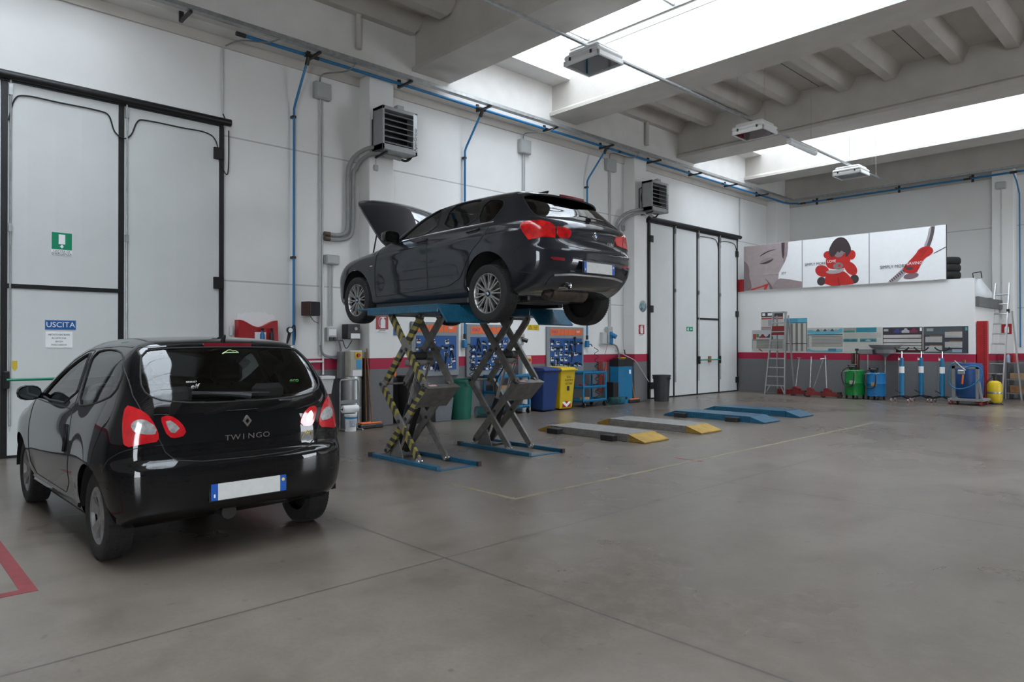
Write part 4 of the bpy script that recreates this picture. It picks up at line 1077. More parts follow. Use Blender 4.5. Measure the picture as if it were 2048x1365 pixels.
# door cables
def cable(pts, r, label, mat=M_rubber, cat='cable', name='cable', sm_=True, group=None):
    o = MB().tube(smooth_path(pts,5) if sm_ else pts, r, 6).build(name, mat, smooth=True); return tag(o, label, cat, group)
xw = WX+.07
cable([(xw,1.44,4.25),(xw,1.50,4.52),(xw,1.62,4.60),(xw,2.0,4.60),(xw,2.42,4.60),(xw,2.56,4.56),(xw,2.63,4.36),(xw+.02,2.74,4.28),(xw,2.84,4.36),(xw,2.92,4.56),(xw,3.05,4.60),(xw,3.5,4.60),(xw,3.85,4.60),(xw,4.0,4.50),(xw,4.06,4.2),(xw,4.16,4.02),(xw,4.19,4.2),(xw,4.19,4.70)], .009, 'dark cable looping along the top of the left gate leaves')
cable([(xw,17.52,4.48),(xw,17.6,4.52),(xw,18.4,4.52),(xw,18.58,4.30),(xw,18.62,4.2)], .009, 'dark cable along the top of the third leaf of the far gate')
cable([(xw,18.74,4.3),(xw,18.8,4.50),(xw,19.5,4.50),(xw,19.66,4.3)], .009, 'dark cable along the top of the last leaf of the far gate')
# signs on the gate
def sign_board(name, label, y0, y1, z0, z1, mat, x=None, cat='sign', t=.004):
    return tag(MB().box(x if x else WX+.056, (x if x else WX+.056)+t, y0, y1, z0, z1).build(name, mat), label, cat)
M_sblue = pm('sign_blue', (.01,.09,.30), .4, nz=.05)
sx = WX+.0605
s = sign_board('exit_sign', 'green and white emergency exit sign with a down arrow on the left gate', 1.90, 2.135, 2.60, 2.90, M_paper)
MB().box(sx, sx+.001, 1.903, 2.132, 2.675, 2.897).build('green_panel', M_green, s)
m = MB().box(sx+.001, sx+.002, 1.982, 2.055, 2.745, 2.872); m.prism([(0,2.018,2.690),(0,2.043,2.718),(0,2.028,2.718),(0,2.028,2.738),(0,2.008,2.738),(0,2.008,2.718),(0,1.993,2.718)], (sx+.001,0,0), (sx+.002,0,0)); m.build('door_and_arrow', M_paper, s)
text('lettering', 'USCITA DI', .040, M_ink, s, (sx, 2.017, 2.650), 'x'); text('lettering', 'EMERGENZA', .040, M_ink, s, (sx, 2.017, 2.618), 'x')
s = sign_board('exit_plate', 'blue plate reading USCITA on the left gate', 1.833, 2.182, 1.622, 1.748, pm('sign_edge_blue',(.10,.22,.45),.4,nz=.1))
MB().box(sx, sx+.001, 1.842, 2.173, 1.631, 1.739).build('blue_panel', M_sblue, s); text('lettering', 'USCITA', .098, M_paper, s, (sx+.001, 2.007, 1.685), 'x', .98)
s = sign_board('paper_notice', 'white paper notice with four lines of text under the USCITA plate', 1.84, 2.142, 1.388, 1.598, M_paper)
for i, t in enumerate(('VIETATO ENTRARE','IN OFFICINA','SENZA','MASCHERINA')): text('lettering', t, .030, M_ink, s, (sx, 1.99, 1.555-.044*i), 'x', .95)
tag(MB().prism([(0,1.488,1.223),(0,1.488,1.13),(0,1.515,1.095),(0,1.541,1.13),(0,1.541,1.223)][::-1], (WX+.056,0,0), (WX+.058,0,0)).build('arrow_sticker', pm('sticker_yellow',(.62,.45,.02),.5,nz=.1)), 'small yellow down-arrow sticker above the green bar of the left gate', 'sticker')
s = sign_board('exit_sign', 'small green running-man exit sign on the far gate', 16.90, 17.22, 1.80, 1.92, M_green)
m = MB().box(sx, sx+.001, 16.96, 17.0, 1.81, 1.90).box(sx,sx+.001,16.92,16.95,1.845,1.865); m.prism([(0,17.08,1.86),(0,17.12,1.89),(0,17.12,1.83)], (sx,0,0),(sx+.001,0,0)); m.box(sx,sx+.001,17.12,17.19,1.85,1.87); m.build('pictogram', M_paper, s)
def ext_sign(y0, y1, z0, z1, label, sub):
    s = tag(MB().box(-10.398,-10.394,y0,y1,z0,z1).build('extinguisher_sign', M_red), label, 'sign'); w = y1-y0; h = z1-z0; x = -10.394
    m = MB(); m.prism([(0,y0+w*a,z0+h*b) for a,b in ((.36,.08),(.76,.08),(.76,.66),(.68,.78),(.44,.78),(.36,.66))][::-1], (x,0,0), (x+.001,0,0)); m.box(x,x+.001,y0+w*.48,y0+w*.64,z0+h*.78,z0+h*.88); m.box(x,x+.001,y0+w*.40,y0+w*.80,z0+h*.88,z0+h*.92)
    m.tube([(x+.0005,y0+w*a,z0+h*b) for a,b in ((.42,.88),(.27,.80),(.22,.60),(.24,.35),(.32,.18))], .006, 6); m.build('extinguisher_pictogram', M_paper, s)
    p = tag(MB().box(-10.398,-10.395,y0,y1,z0-.05,z0-.006).build('number_label', M_paper), sub, 'label')
    text('lettering', 'ESTINTORE', .026, M_ink, p, (-10.394, (y0+y1)/2, z0-.019), 'x', .95); text('lettering', 'N. 11', .022, M_ink, p, (-10.394, y0+.06, z0-.040), 'x')
ext_sign(6.635, 6.885, 1.695, 1.93, 'red fire extinguisher sign on the white column behind the grey car', 'small white number label below the extinguisher sign on the column behind the grey car')
ext_sign(14.27, 14.50, 1.685, 1.92, 'red fire extinguisher sign on the column beside the far gate', 'small white number label below the extinguisher sign beside the far gate')
o = tag(MB().lathe([(0,.02),(.125,.02),(.14,.012),(.145,0)], (-10.40,14.44,2.39), 'x', 28).build('round_badge', [pm('badge_glass',(.05,.16,.22),.15,.2,nz=.8,nscale=12,col2=(.35,.42,.42),coat=.6)], smooth=True), 'round blue-green badge hanging on the column beside the far gate', 'sign')
MB().tube(arc((-10.395,14.44,2.39),.14,0,2*PI,28,'x')[:-1], .009, 6, closed=True).build('badge_rim', M_steel, o, smooth=True)
# ------------- compressed air line
PX, PZ = -10.33, 6.07
mt = MB().tube([(PX,4.24,PZ),(PX,22.15,PZ),(PX+.12,22.27,PZ-.03),(PX+.4,22.30,PZ-.06)], .027, 10); air = tag(mt.build('air_pipe', M_blue, smooth=True), 'blue compressed air pipe running high along the left wall', 'pipe')
MB().cyl((PX,4.16,PZ),(PX,4.30,PZ),.034,12).build('end_cap', M_black, air, smooth=True)
for y in (5.45,9.0-.1,10.85,13.4,16.5,18.2,20.4): MB().cyl((PX,y-.05,PZ),(PX,y+.05,PZ),.032,10).build('coupling', M_black, air, smooth=True)
mt = MB().tube([(PX+.4,22.24,5.98),(13.5,22.24,5.98)], .027, 10); air2 = tag(mt.build('air_pipe', M_blue, smooth=True), 'blue compressed air pipe running high along the back wall', 'pipe')
for x in (-9.75,-8.9,-5.2): MB().cyl((x-.09,22.24,5.98),(x+.09,22.24,5.98),.03,10).build('coupling', M_black, air2, smooth=True)
def drop(y1, y0, zb, label):
    m = MB().tube([(PX,y1,PZ-.02),(PX-.03,y1-.01,PZ-.08),(WX+.12,y0,5.36),(WX+.075,y0,5.28),(WX+.07,y0,zb)], .021, 8); o = tag(m.build('air_pipe', M_blue, smooth=True), label, 'pipe')
    m = MB().cyl((PX,y1-.07,PZ),(PX,y1+.07,PZ),.036,10).cyl((PX,y1,PZ-.02),(PX-.05,y1-.01,PZ-.14),.034,10); m.build('tee_fitting', M_black, o, smooth=True)
    for z in (5.15, 2.85): MB().bx((WX+.05,y0,z),(.09,.06,.04)).build('pipe_clip', M_black, o)
    return o
drop(5.33, 5.25, 1.42, 'blue air drop pipe between the left gate and the heater column'); drop(9.03, 8.87, 1.62, 'blue air drop pipe between the first and second tool boards'); drop(12.9, 12.62, 1.62, 'blue air drop pipe right of the third tool board')
m = MB().tube([(-4.16,22.24,5.95),(-4.12,22.4,5.75),(-4.10,22.62,5.45),(-4.10,22.665,1.35)], .017, 8); o = tag(m.build('air_pipe', M_blue, smooth=True), 'blue air drop pipe beside the column on the back wall', 'pipe'); MB().cyl((-4.24,22.24,5.98),(-4.08,22.24,5.98),.036,10).build('tee_fitting', M_black, o, smooth=True)
for nm, y in (('first tool boards',8.87),('third tool board',12.62)):
    m = MB().cyl((WX+.07,y,1.64),(WX+.07,y,1.54),.03,10); m.mat(1).bx((WX+.07,y,1.44),(.08,.09,.16),.01); m.mat(0).tube([(WX+.07,y,1.44),(WX+.10,y+.11,1.43),(WX+.10,y+.15,1.38)],.012,6); tag(m.build('air_regulator', [M_black, M_blue], smooth=True), 'black and blue air regulator on the drop pipe by the '+nm, 'air regulator')
# ------------- cable tray on struts
TX, TZ = -10.02, 6.05
def tray(p0, p1, ax, label):
    m = MB()
    if ax == 'y':
        m.box(TX-.055,TX+.055,p0,p1,TZ,TZ+.004); m.box(TX-.057,TX-.053,p0,p1,TZ,TZ+.06); m.box(TX+.053,TX+.057,p0,p1,TZ,TZ+.06)
    else:
        m.box(p0,p1,22.05-.055,22.05+.055,TZ,TZ+.004); m.box(p0,p1,22.05-.057,22.05-.053,TZ,TZ+.06); m.box(p0,p1,22.05+.053,22.05+.057,TZ,TZ+.06)
    o = tag(m.build('cable_tray', M_steel), label, 'cable tray')
    m = MB()
    for dx, dz in ((-.03,.016),(0,.02),(.025,.014)):
        if ax == 'y': m.tube([(TX+dx+.008*math.sin(t*1.7),p0+(p1-p0)*t/40,TZ+dz+.01*math.sin(t*2.3+dx*90)) for t in range(41)], .011, 5)
        else: m.tube([(p0+(p1-p0)*t/40,22.05+dx,TZ+dz+.008*math.sin(t*2.1)) for t in range(41)], .011, 5)
    m.build('cable_bundle', pm('grey_cable',(.16,.155,.15),.6,nz=.3), o, smooth=True); return o
tray(-5.9, 22.1, 'y', 'galvanised cable tray with cables running high along the left wall'); tray(TX, 13.5, 'x', 'galvanised cable tray running high along the back wall')
for i, y in enumerate((3.40,5.35,7.10,8.95,10.85,12.75,14.65,16.55,18.45,20.35)): 
    t = ('left of the first drop pipe','at the first drop pipe','at the first heater column','left of the second drop pipe','over the third tool board','left of the third drop pipe','at the second heater','at the left end of the far gate','above the middle of the far gate leaves','past the far gate')[i]
    o = MB().bx((-10.20,y,TZ-.02),(.42,.042,.035)).bx((-10.38,y,TZ+.04),(.03,.06,.14)).build('pipe_bracket', M_dark); tag(o, 'dark strut carrying the cable tray '+t, 'bracket')
for i, x in enumerate((-9.35,-6.95,-5.1)): tag(MB().bx((x,22.2,5.985),(.04,.32,.035)).bx((x,22.33,5.99),(.06,.03,.2)).build('pipe_bracket', M_dark), 'dark steel strut on the back wall '+('in the left corner','above the middle poster','left of the right column')[i], 'bracket')
# ------------- junction boxes, conduits
M_jb = pm('junction_box_grey', (.40,.415,.41), .5, nz=.08)
def jbox(y, z, w, h, zb, label, lab2, x=WX):
    o = tag(MB().box(x, x+.11, y-w/2, y+w/2, z-h/2, z+h/2, .012).build('junction_box', M_jb), label, 'junction box')
    MB().box(x+.108, x+.116, y-w/2+.02, y+w/2-.02, z-h/2+.02, z+h/2-.02, .003).build('box_lid', M_jb, o)
    if zb is not None:
        c = tag(MB().tube([(x+.04,y-.02,z-h/2),(x+.03,y-.02,z-h/2-.2),(x+.03,y-.02,zb)], .016, 8).tube([(x+.04,y+.02,z-h/2),(x+.03,y+.025,z-h/2-.2),(x+.03,y+.025,zb)], .014, 8).build('conduit', M_lgray, smooth=True), lab2, 'conduit')
    m = MB().tube(smooth_path([(x+.05,y-.04,z+h/2),(x+.10,y,z+h/2+.14),(-10.2,y+.18,5.95),(TX,y+.25,TZ)]), .012, 6)
    if z > 5: m.build('feed_cable', M_gray, o, smooth=True)
    return o
jbox(5.76, 5.70, .30, .28, 1.25, 'grey junction box high on the wall left of the first heater', 'twin grey conduit running down left of the first heater column')
jbox(10.56, 5.70, .32, .30, 1.75, 'grey junction box high on the wall above the second tool board', 'twin grey conduit running down above the second tool board')
jbox(13.53, 5.83, .36, .30, 1.85, 'grey junction box high on the wall left of the second heater column', 'twin grey conduit running down left of the second heater column')
jb = jbox(5.945, 2.87, .25, .16, 1.74, 'grey junction box low on the wall beside the front wheel of the raised car', 'short grey conduit dropping from the low junction box to the sockets')
m = MB().box(-4.56,-4.32,22.19,22.30,5.58,5.77,.02); tag(m.build('junction_box', M_jb), 'grey junction box high on the back wall column', 'junction box')
tag(MB().tube([(-4.44,22.28,5.58),(-4.44,22.28,2.1)],.018,8).build('conduit', M_lgray, smooth=True), 'grey conduit running down the back wall column', 'conduit')
tag(MB().tube([(WX+.03,4.12,6.0),(WX+.03,4.12,4.95)], .013, 8).build('conduit', M_lgray, smooth=True), 'thin grey conduit dropping to the right end of the left gate rail', 'conduit')
cable([(WX+.03,4.12,4.95),(WX+.05,4.14,4.88),(WX+.08,4.18,4.8)], .010, 'short dark cable end above the right end of the left gate rail')
tag(MB().tube([(WX+.03,19.95,6.0),(WX+.03,19.95,4.75)], .013, 8).build('conduit', M_lgray, smooth=True), 'thin grey conduit dropping to the right end of the far gate rail', 'conduit')
cable([(WX+.03,4.15,6.0),(-10.5,4.3,6.06),(-10.25,4.6,6.04),(TX,4.7,TZ)], .012, 'grey cable curving from the tray to the left gate conduit', M_gray)
# ------------- unit heaters on the columns
M_heat = pm('heater_grey', (.30,.31,.315), .45, .1, nz=.1, nscale=6)
def heater(y0, lab, rz):
    root = thing('unit_heater', lab, 'heater', (-9.96, y0, 5.10), rz, 'wall unit heaters'); w, h, d = .72, .74, .30
    m = MB(); t = .045
    m.box(-d,0,-w/2,-w/2+t,-h/2,h/2,.006); m.box(-d,0,w/2-t,w/2,-h/2,h/2,.006); m.box(-d,0,-w/2,w/2,h/2-.06,h/2,.006); m.box(-d,0,-w/2,w/2,-h/2,-h/2+.10,.006); m.box(-d,-d+.02,-w/2,w/2,-h/2,h/2)
    m.build('casing', M_heat, root); MB().box(-d+.02,-d+.05,-w/2+.03,w/2-.03,-h/2+.06,h/2-.04).build('heat_exchanger', M_black, root)
    for i in range(6):
        z = h/2-.13-i*.098; m = MB(); m.prism([(-.11,0,z+.045),(-.01,0,z-.004),(-.004,0,z+.004),(-.105,0,z+.056)], (0,-w/2+t,0),(0,w/2-t,0)); m.build('louvre', M_heat, root)
    MB().box(.0,.003,w/2-.09,w/2-.01,-h/2+.06,h/2-.03).build('name_strip', pm('heater_light_strip',(.40,.42,.43),.3,.4,nz=.05), root)
    text('lettering', 'ApenGroup', .085, M_ink, root, (.004, w/2-.05, -.10), 'x', 1.0, roll=PI/2)
    m = MB().lathe([(.0,-d-.10),(.26,-d-.10),(.30,-d),(.30,-d+.02)], ax='x', n=28); m.build('fan_shroud', M_black, root, smooth=True)
    m = MB()
    for yy in (-.28,.28): m.tube([(-d-.005,yy,.26),(-d-.14,yy,.22),(-d-.14,yy,-.30),(-d-.005,yy,-.34)], .016, 6)
    m.build('wall_frame', M_black, root)
    MB().bx((-.12,.05,h/2+.045),(.12,.14,.09),.01).build('terminal_box', M_jb, root)
    m = MB(); m.bar((-d-.1,-w/2+.12,-h/2-.06),(-.05,-w/2+.12,-h/2-.02),.03,.03); m.build('bracket', M_black, root)
    return root
heater(6.84, 'grey louvred unit heater on the column above the raised bonnet', 0); heater(14.57, 'grey louvred unit heater on the column beside the far gate', 0)
M_insul = pm('grey_pipe_lagging', (.30,.305,.30), .55, nz=.15, nscale=10)
for dy, dz, wh in ((0,.0,'outer'),(.105,-.085,'inner')):
    m = MB(); a = WX+.07
    m.tube(smooth_path([(a,5.86,3.30+dz*.9),(a,6.05+dy*.3,3.30+dz*.9),(a,6.20+dy*.8,3.36+dz*.6),(a,6.24+dy,3.55),(a,6.24+dy,4.35),(a+.02,6.28+dy,4.58+dz),(a+.16,6.34+dy*.8,4.72+dz),(a+.42,6.46+dy*.5,4.80+dz),(a+.44,6.75,4.80+dz),(a+.44,7.03,4.78+dz)],5), .034, 10); o = tag(m.build('heating_pipe', M_insul, smooth=True), wh+' lagged grey heating pipe bending up to the first heater', 'pipe')
    MB().cyl((a,5.80,3.30+dz*.9),(a,5.90,3.30+dz*.9),.040,12).build('pipe_end', pm('brown_pipe_end',(.10,.07,.05),.6,nz=.3), o, smooth=True)
    MB().tube(smooth_path([(a+.44,7.03,4.78+dz),(a+.46,7.14,4.77+dz),(-10.15,7.20,4.80+dz*.5),(-10.08,7.12,4.95)]), .022, 8).build('flexible_hose', M_dark, o, smooth=True)
    m = MB(); dq = dy*.9
    m.tube(smooth_path([(a,13.74+dq,2.9),(a,13.74+dq,4.2),(a+.02,13.78+dq,4.50+dz),(a+.2,13.9+dq*.7,4.68+dz),(a+.42,14.1+dq*.3,4.76+dz),(a+.44,14.4,4.78+dz),(a+.44,14.63,4.74+dz)],5), .034, 10); o = tag(m.build('heating_pipe', M_insul, smooth=True), wh+' lagged grey heating pipe bending up to the second heater', 'pipe')
    MB().tube(smooth_path([(a+.44,14.63,4.74+dz),(a+.46,14.74,4.73+dz),(-10.15,14.80,4.78),(-10.08,14.75,4.95)]), .022, 8).build('flexible_hose', M_dark, o, smooth=True)
tag(MB().bx((-10.38,6.62,4.50),(.05,.08,.10),.01).tube([(-10.38,6.62,4.55),(-10.38,6.62,4.72)],.006,6).build('sensor_box', M_jb), 'small grey sensor box on the side of the first heater column', 'sensor')
tag(MB().bx((WX+.03,14.06,4.35),(.06,.10,.12),.01).build('sensor_box', M_jb), 'small grey sensor box left of the second heater column', 'sensor')
# ------------- luminaires on a hanging conduit
rail = tag(MB().box(-6.685,-6.635,1.5,20.5,5.83,5.87,.006).build('lighting_rail', M_steel), 'long galvanised lighting rail hanging under the roof', 'lighting rail')
for y in (3.2,6.0,8.6,12.3,13.4,15.6,17.8,19.6): MB().tube([(-6.66,y,5.86),(-6.66,y,6.42 if (7.4<y<8.3 or 11<y<12 or 15.9<y<16.9 or 19.6<y<20.5) else 7.33)], .003, 5).build('hanger_wire', M_steel, rail)
M_lh = pm('lamp_housing', (.72,.72,.71), .4, nz=.05)
def flood(y, lab):
    root = thing('luminaire', lab, 'lamp', (-6.66, y, 5.60), 0, 'ceiling floodlights on the rail'); a, b = .34, .30
    m = MB(); m.box(-a,a,-b,b,.06,.14,.03); m.box(-a*.85,a*.85,-b*.85,b*.85,.14,.20,.03); m.box(-a,-a+.035,-b,b,-.02,.06,.012); m.box(a-.035,a,-b,b,-.02,.06,.012); m.box(-a,a,-b,-b+.035,-.02,.06,.012); m.box(-a,a,b-.035,b,-.02,.06,.012); m.build('housing', M_lh, root, smooth=True)
    MB().box(-a+.03,a-.03,-b+.03,b-.03,-.012,-.006).build('lamp_glass', glassmat('lamp_glass',(.7,.78,.78)), root)
    m = MB(); m.add([(-a+.04,-b+.04,-.004),(a-.04,-b+.04,-.004),(a-.04,b-.04,-.004),(-a+.04,b-.04,-.004),(-a*.5,-b*.5,.055),(a*.5,-b*.5,.055),(a*.5,b*.5,.055),(-a*.5,b*.5,.055)], [(0,1,5,4),(1,2,6,5),(2,3,7,6),(3,0,4,7),(4,5,6,7)]); m.build('reflector', pm('lamp_reflector',(.62,.66,.66),.3,.6,nz=.1), root)
    MB().cyl((-.12,0,.03),(.12,0,.03),.03,12).build('bulb', pm('unlit_bulb',(.5,.5,.48),.3,nz=.05), root, smooth=True)
    for sx_ in (-.2,.2): MB().bx((sx_,-b-.006,.06),(.03,.014,.05)).build('clip', M_dark, root)
    MB().box(-.03,.03,-.06,.06,.20,.25).build('mount', M_steel, root); return root
flood(8.02, 'nearest white floodlight hanging on the lighting rail under the first roof light'); flood(12.98, 'middle white floodlight hanging on the lighting rail'); flood(17.9, 'farthest white floodlight hanging on the lighting rail')
root = thing('strip_light', 'slim fluorescent strip light fixed along the lighting rail', 'lamp', (-6.66, 15.15, 5.76))
MB().box(-.05,.05,-.68,.68,.02,.07,.01).build('batten', M_lh, root); MB().cyl((0,-.66,-.005),(0,.66,-.005),.055,14).build('diffuser', pm('strip_diffuser',(.78,.82,.84),.25,nz=.05), root, smooth=True)
# ---------------------------------------------------------------- things along the left wall
M_bin_blue = pm('bin_blue', (.008,.035,.15), .45, nz=.15, nscale=6); M_bin_green = pm('bin_green', (.0,.11,.07), .5, nz=.15, nscale=6); M_bin_dark = pm('bin_dark', (.03,.032,.035), .55, nz=.2, nscale=6)
M_tblue = pm('trolley_blue', (.012,.17,.34), .4, nz=.12, nscale=8); M_card = pm('cardboard', (.36,.24,.13), .8, nz=.2, nscale=6)
M_beige = pm('control_box_beige', (.42,.40,.34), .5, nz=.12, nscale=10)
# red wipe dispenser with paper and spray bottles
root = thing('wipe_dispenser', 'red wall dispenser holding a white paper sheet above the black car roof', 'dispenser', (WX, 4.62, 1.62))
m = MB(); n = 16; pr = []
for i in range(n+1): y = -.31+.62*i/n; pr.append((0,y,.19-.11*math.sin(PI*i/n)**2))
m.prism([(0,-.31,-.24),(0,.33,-.24),(0,.31,.19)]+pr[::-1][1:], (.012,0,0), (.17,0,0)); m.build('red_case', M_red, root)
m = MB(); pr = [(0,-.30+.6*i/16, .27+.05*math.sin(PI*i/16)+.012*math.sin(i*2.2)) for i in range(17)]; m.prism([(0,-.30,.02),(0,.30,.02)]+pr[::-1], (.06,0,0), (.075,0,0)); m.build('paper_sheet', M_paper, root)
MB().box(.171,.175,-.06,.12,-.16,.0).build('white_card', M_paper, root)
def spray(loc, body, label):
    r = thing('spray_bottle', label, 'bottle', loc); MB().lathe([(0,0),(.035,0),(.035,.10),(.014,.14),(.014,.16)], n=14).build('bottle', body, r, smooth=True)
    m = MB().bx((.01,0,.18),(.07,.026,.04),.006); m.tube([(.02,0,.165),(.045,0,.14)],.006,6); m.build('trigger', M_black, r)
    return r
spray((WX+.215,4.66,1.485), pm('bottle_blue',(.03,.16,.35),.3,nz=.1), 'small blue spray bottle in front of the red wall dispenser')
spray((WX+.215,4.81,1.485), M_black, 'small black spray bottle at the right end of the red wall dispenser')
MB().box(.175,.26,-.01,.26,-.155,-.135).build('bottle_shelf', M_red, root)
tag(MB().lathe([(0,0),(.035,0),(.035,.13),(.02,.15),(0,.15)], (WX+.06,4.24,1.57), n=14).build('spray_can', M_lgray, smooth=True), 'small grey spray can left of the red wall dispenser', 'can')
# speaker
root = thing('loudspeaker', 'small wooden loudspeaker with black front on the wall left of the raised car', 'speaker', (WX+.02, 5.50, 2.02), math.radians(14))
MB().box(.0,.20,-.11,.11,-.115,.115).build('wooden_cabinet', pm('walnut',(.07,.03,.018),.5,nz=.4,nscale=12), root); MB().box(.20,.215,-.108,.108,-.113,.113,.005).build('front_grille', M_black, root); MB().box(-.04,.02,-.03,.03,-.04,.04).build('bracket', M_black, root)
cable([(WX+.12,5.52,1.90),(WX+.05,5.62,1.82),(WX+.02,5.72,1.79)], .005, 'thin cable hanging below the wooden loudspeaker')
# tyre inflator on the first drop pipe
root = thing('tyre_inflator', 'black tyre inflator with round gauge hanging on the first blue drop pipe', 'inflator', (WX+.09, 5.17, 1.66))
m = MB(); m.lathe([(0,.035),(.05,.035),(.055,.0),(0,0)], (0,0,0), 'x', 18); m.tube([(.01,0,-.03),(.01,-.03,-.15),(.01,-.05,-.22)], [.028,.022,.012], 8); m.build('grip', M_black, root, smooth=True); MB().lathe([(0,.037),(.038,.037)], ax='x', n=18).build('gauge_face', M_paper, root)
m = MB(); m.tube(smooth_path([(.01,.02,.03),(.02,.08,.08),(.0,.10,-.1),(-.02,.09,-.24)]), .009, 6); m.build('hose', M_rubber, root, smooth=True)
# sockets and controller by the raised car's front wheel
root = thing('socket_box', 'white and grey socket box on the wall below the raised car front wheel', 'socket box', (WX, 5.95, 1.60))
MB().box(0,.09,-.10,.08,-.12,.12,.01).build('box', M_lgray, root); MB().box(.09,.098,-.08,.06,-.02,.09).build('cover', M_paper, root); m = MB(); 
for yy in (-.045,.03): MB().box(.09,.115,yy-.03,yy+.03,-.11,-.045,.006).build('socket', M_dark, root)
MB().cyl((.06,.10,-.08),(.08,.18,-.09),.03,12).build('plug', M_gray, root)
root = thing('charger_box', 'dark grey control box with a knob on the wall right of the sockets', 'control box', (WX, 6.29, 1.65))
MB().box(0,.20,-.125,.125,-.13,.13,.012).build('case', M_dark, root); MB().box(.20,.206,-.06,.12,-.12,-.03).build('label_plate', M_paper, root); MB().cyl((.20,.03,.05),(.225,.03,.05),.028,14).build('knob', M_beige, root)
cable([(WX+.06,6.08,1.50),(WX+.05,6.12,1.30),(WX+.06,6.0,1.22),(WX+.05,5.80,1.26),(WX+.04,5.74,1.42)], .018, 'grey cable looping below the socket box', M_gray)
cable([(WX+.06,5.80,1.24),(WX+.06,6.05,1.19),(WX+.06,6.3,1.25),(WX+.04,6.42,1.30)], .016, 'grey cable running to the first power unit', M_gray)
cable([(WX+.12,6.12,1.5),(WX+.1,6.2,1.36),(WX+.12,6.3,1.5)], .007, 'thin black cable between the socket box and the control box')
# lift power units
def power_unit(y0, zc, lab, cyl):
    root = thing('power_unit', lab, 'power unit', (-10.57, y0, 0)); w = .30
    if cyl: MB().lathe([(0,0),(.17,0),(.17,.84),(.15,.88),(0,.88)], n=28).build('tank', M_alu, root, smooth=True); MB().box(-.16,-.02,-.20,.14,.84,zc+.44,.01).build('back_box', M_gray, root)
    else: MB().box(-.15,.12,-.13,.13,0,.72,.012).build('cabinet', M_lgray, root); MB().box(.12,.123,.02,.11,.10,.40).build('vent_panel', pm('vent_grey',(.16,.16,.165),.5,nz=.3,nscale=60), root)
    MB().box(-.02,.15,-w/2+.02,w/2-.02,zc,zc+.46,.02).build('control_box', M_beige, root)
    MB().box(.15,.156,-.03,.10,zc+.32,zc+.43).build('switch_plate', M_yel, root); MB().lathe([(0,.03),(.03,.03),(.034,0)], (.156,.035,zc+.375), 'x', 16).build('switch_knob', M_red, root, smooth=True)
    MB().box(.15,.153,.0,.10,zc+.14,zc+.29).build('blue_label', pm('label_blue',(.05,.30,.55),.5,nz=.1), root) if cyl else MB().box(.15,.153,-.06,.08,zc+.10,zc+.24).build('white_label', M_paper, root)
    MB().box(.15,.153,-.07,.10,zc+.02,zc+.12).build('white_label', M_paper, root) if cyl else None
    return root
power_unit(6.26, .87, 'first lift power unit with a metal tank and beige control box beside the heater column', True)
power_unit(10.38, .72, 'second lift power unit, grey cabinet with beige control box left of the blue bin', False)
# white basin and pipe
root = thing('wall_basin', 'white plastic planter basin on the wall behind the black car', 'basin', (WX+.02, 5.78, .60))
m = MB(); a, b, h = .085, .115, .30; m.add([(0.0,-a,0),(.17,-a,0),(.17,a,0),(0,a,0),(0,-b,h),(.22,-b,h),(.22,b,h),(0,b,h)], [(0,3,2,1),(0,1,5,4),(1,2,6,5),(2,3,7,6),(3,0,4,7)]); m.box(-.005,.23,-b-.012,b+.012,h-.05,h,.006); m.build('basin', M_white, root)
tag(MB().tube([(WX+.03,5.80,2.62),(WX+.03,5.80,.92)],.016,8).tube([(WX+.035,5.45,1.14),(WX+.035,5.80,1.14)],.018,8).build('water_pipe', M_white, smooth=True), 'white water pipe ending above the white planter basin', 'pipe')
# towel roll stand and bucket
root = thing('towel_stand', 'tubular steel towel stand in front of the first power unit', 'stand', (-10.30, 6.05, 0))
m = MB(); m.tube([(0,-.17,.02),(0,-.17,.80),(0,-.15,.84),(0,.15,.84),(0,.17,.80),(0,.17,.30),(.04,.13,.02)], .012, 8); m.build('frame', M_steel, root, smooth=True); MB().box(-.01,.01,-.17,.17,.44,.50).build('cross_plate', M_gray, root)
MB().tube([(.18,-.17,.02),(0,-.17,.02)],.012,8).build('foot', M_steel, root); MB().tube([(.22,.13,.02),(.04,.13,.02)],.012,8).build('foot', M_steel, root); MB().cyl((.08,-.20,.36),(.08,.17,.36),.010,8).build('spindle', M_steel, root)
MB().bx((.04,.165,.36),(.09,.012,.03)).build('arm', M_steel, root)
tag(MB().lathe([(.022,-.14),(.062,-.14),(.062,.14),(.022,.14)], (-10.22,6.02,.36), 'y', 24).build('paper_roll', M_paper, smooth=True), 'white paper towel roll on the steel towel stand', 'paper roll')
root = thing('bucket', 'white paint bucket with blue band on the floor by the towel stand', 'bucket', (-10.16, 6.00, 0))
MB().lathe([(0,.0),(.085,0),(.098,.24),(.105,.245),(.105,.275),(0,.275)], n=24).build('pail', M_white, root, smooth=True); MB().lathe([(.0985,.205),(.1005,.235)], n=24).build('blue_band', pm('band_blue',(.03,.25,.5),.5,nz=.05), root, smooth=True); MB().lathe([(.0905,.07),(.0965,.18)], n=10, a0=-.8, a1=.5).build('label', pm('bucket_label',(.55,.62,.72),.5,nz=.5,nscale=40), root)
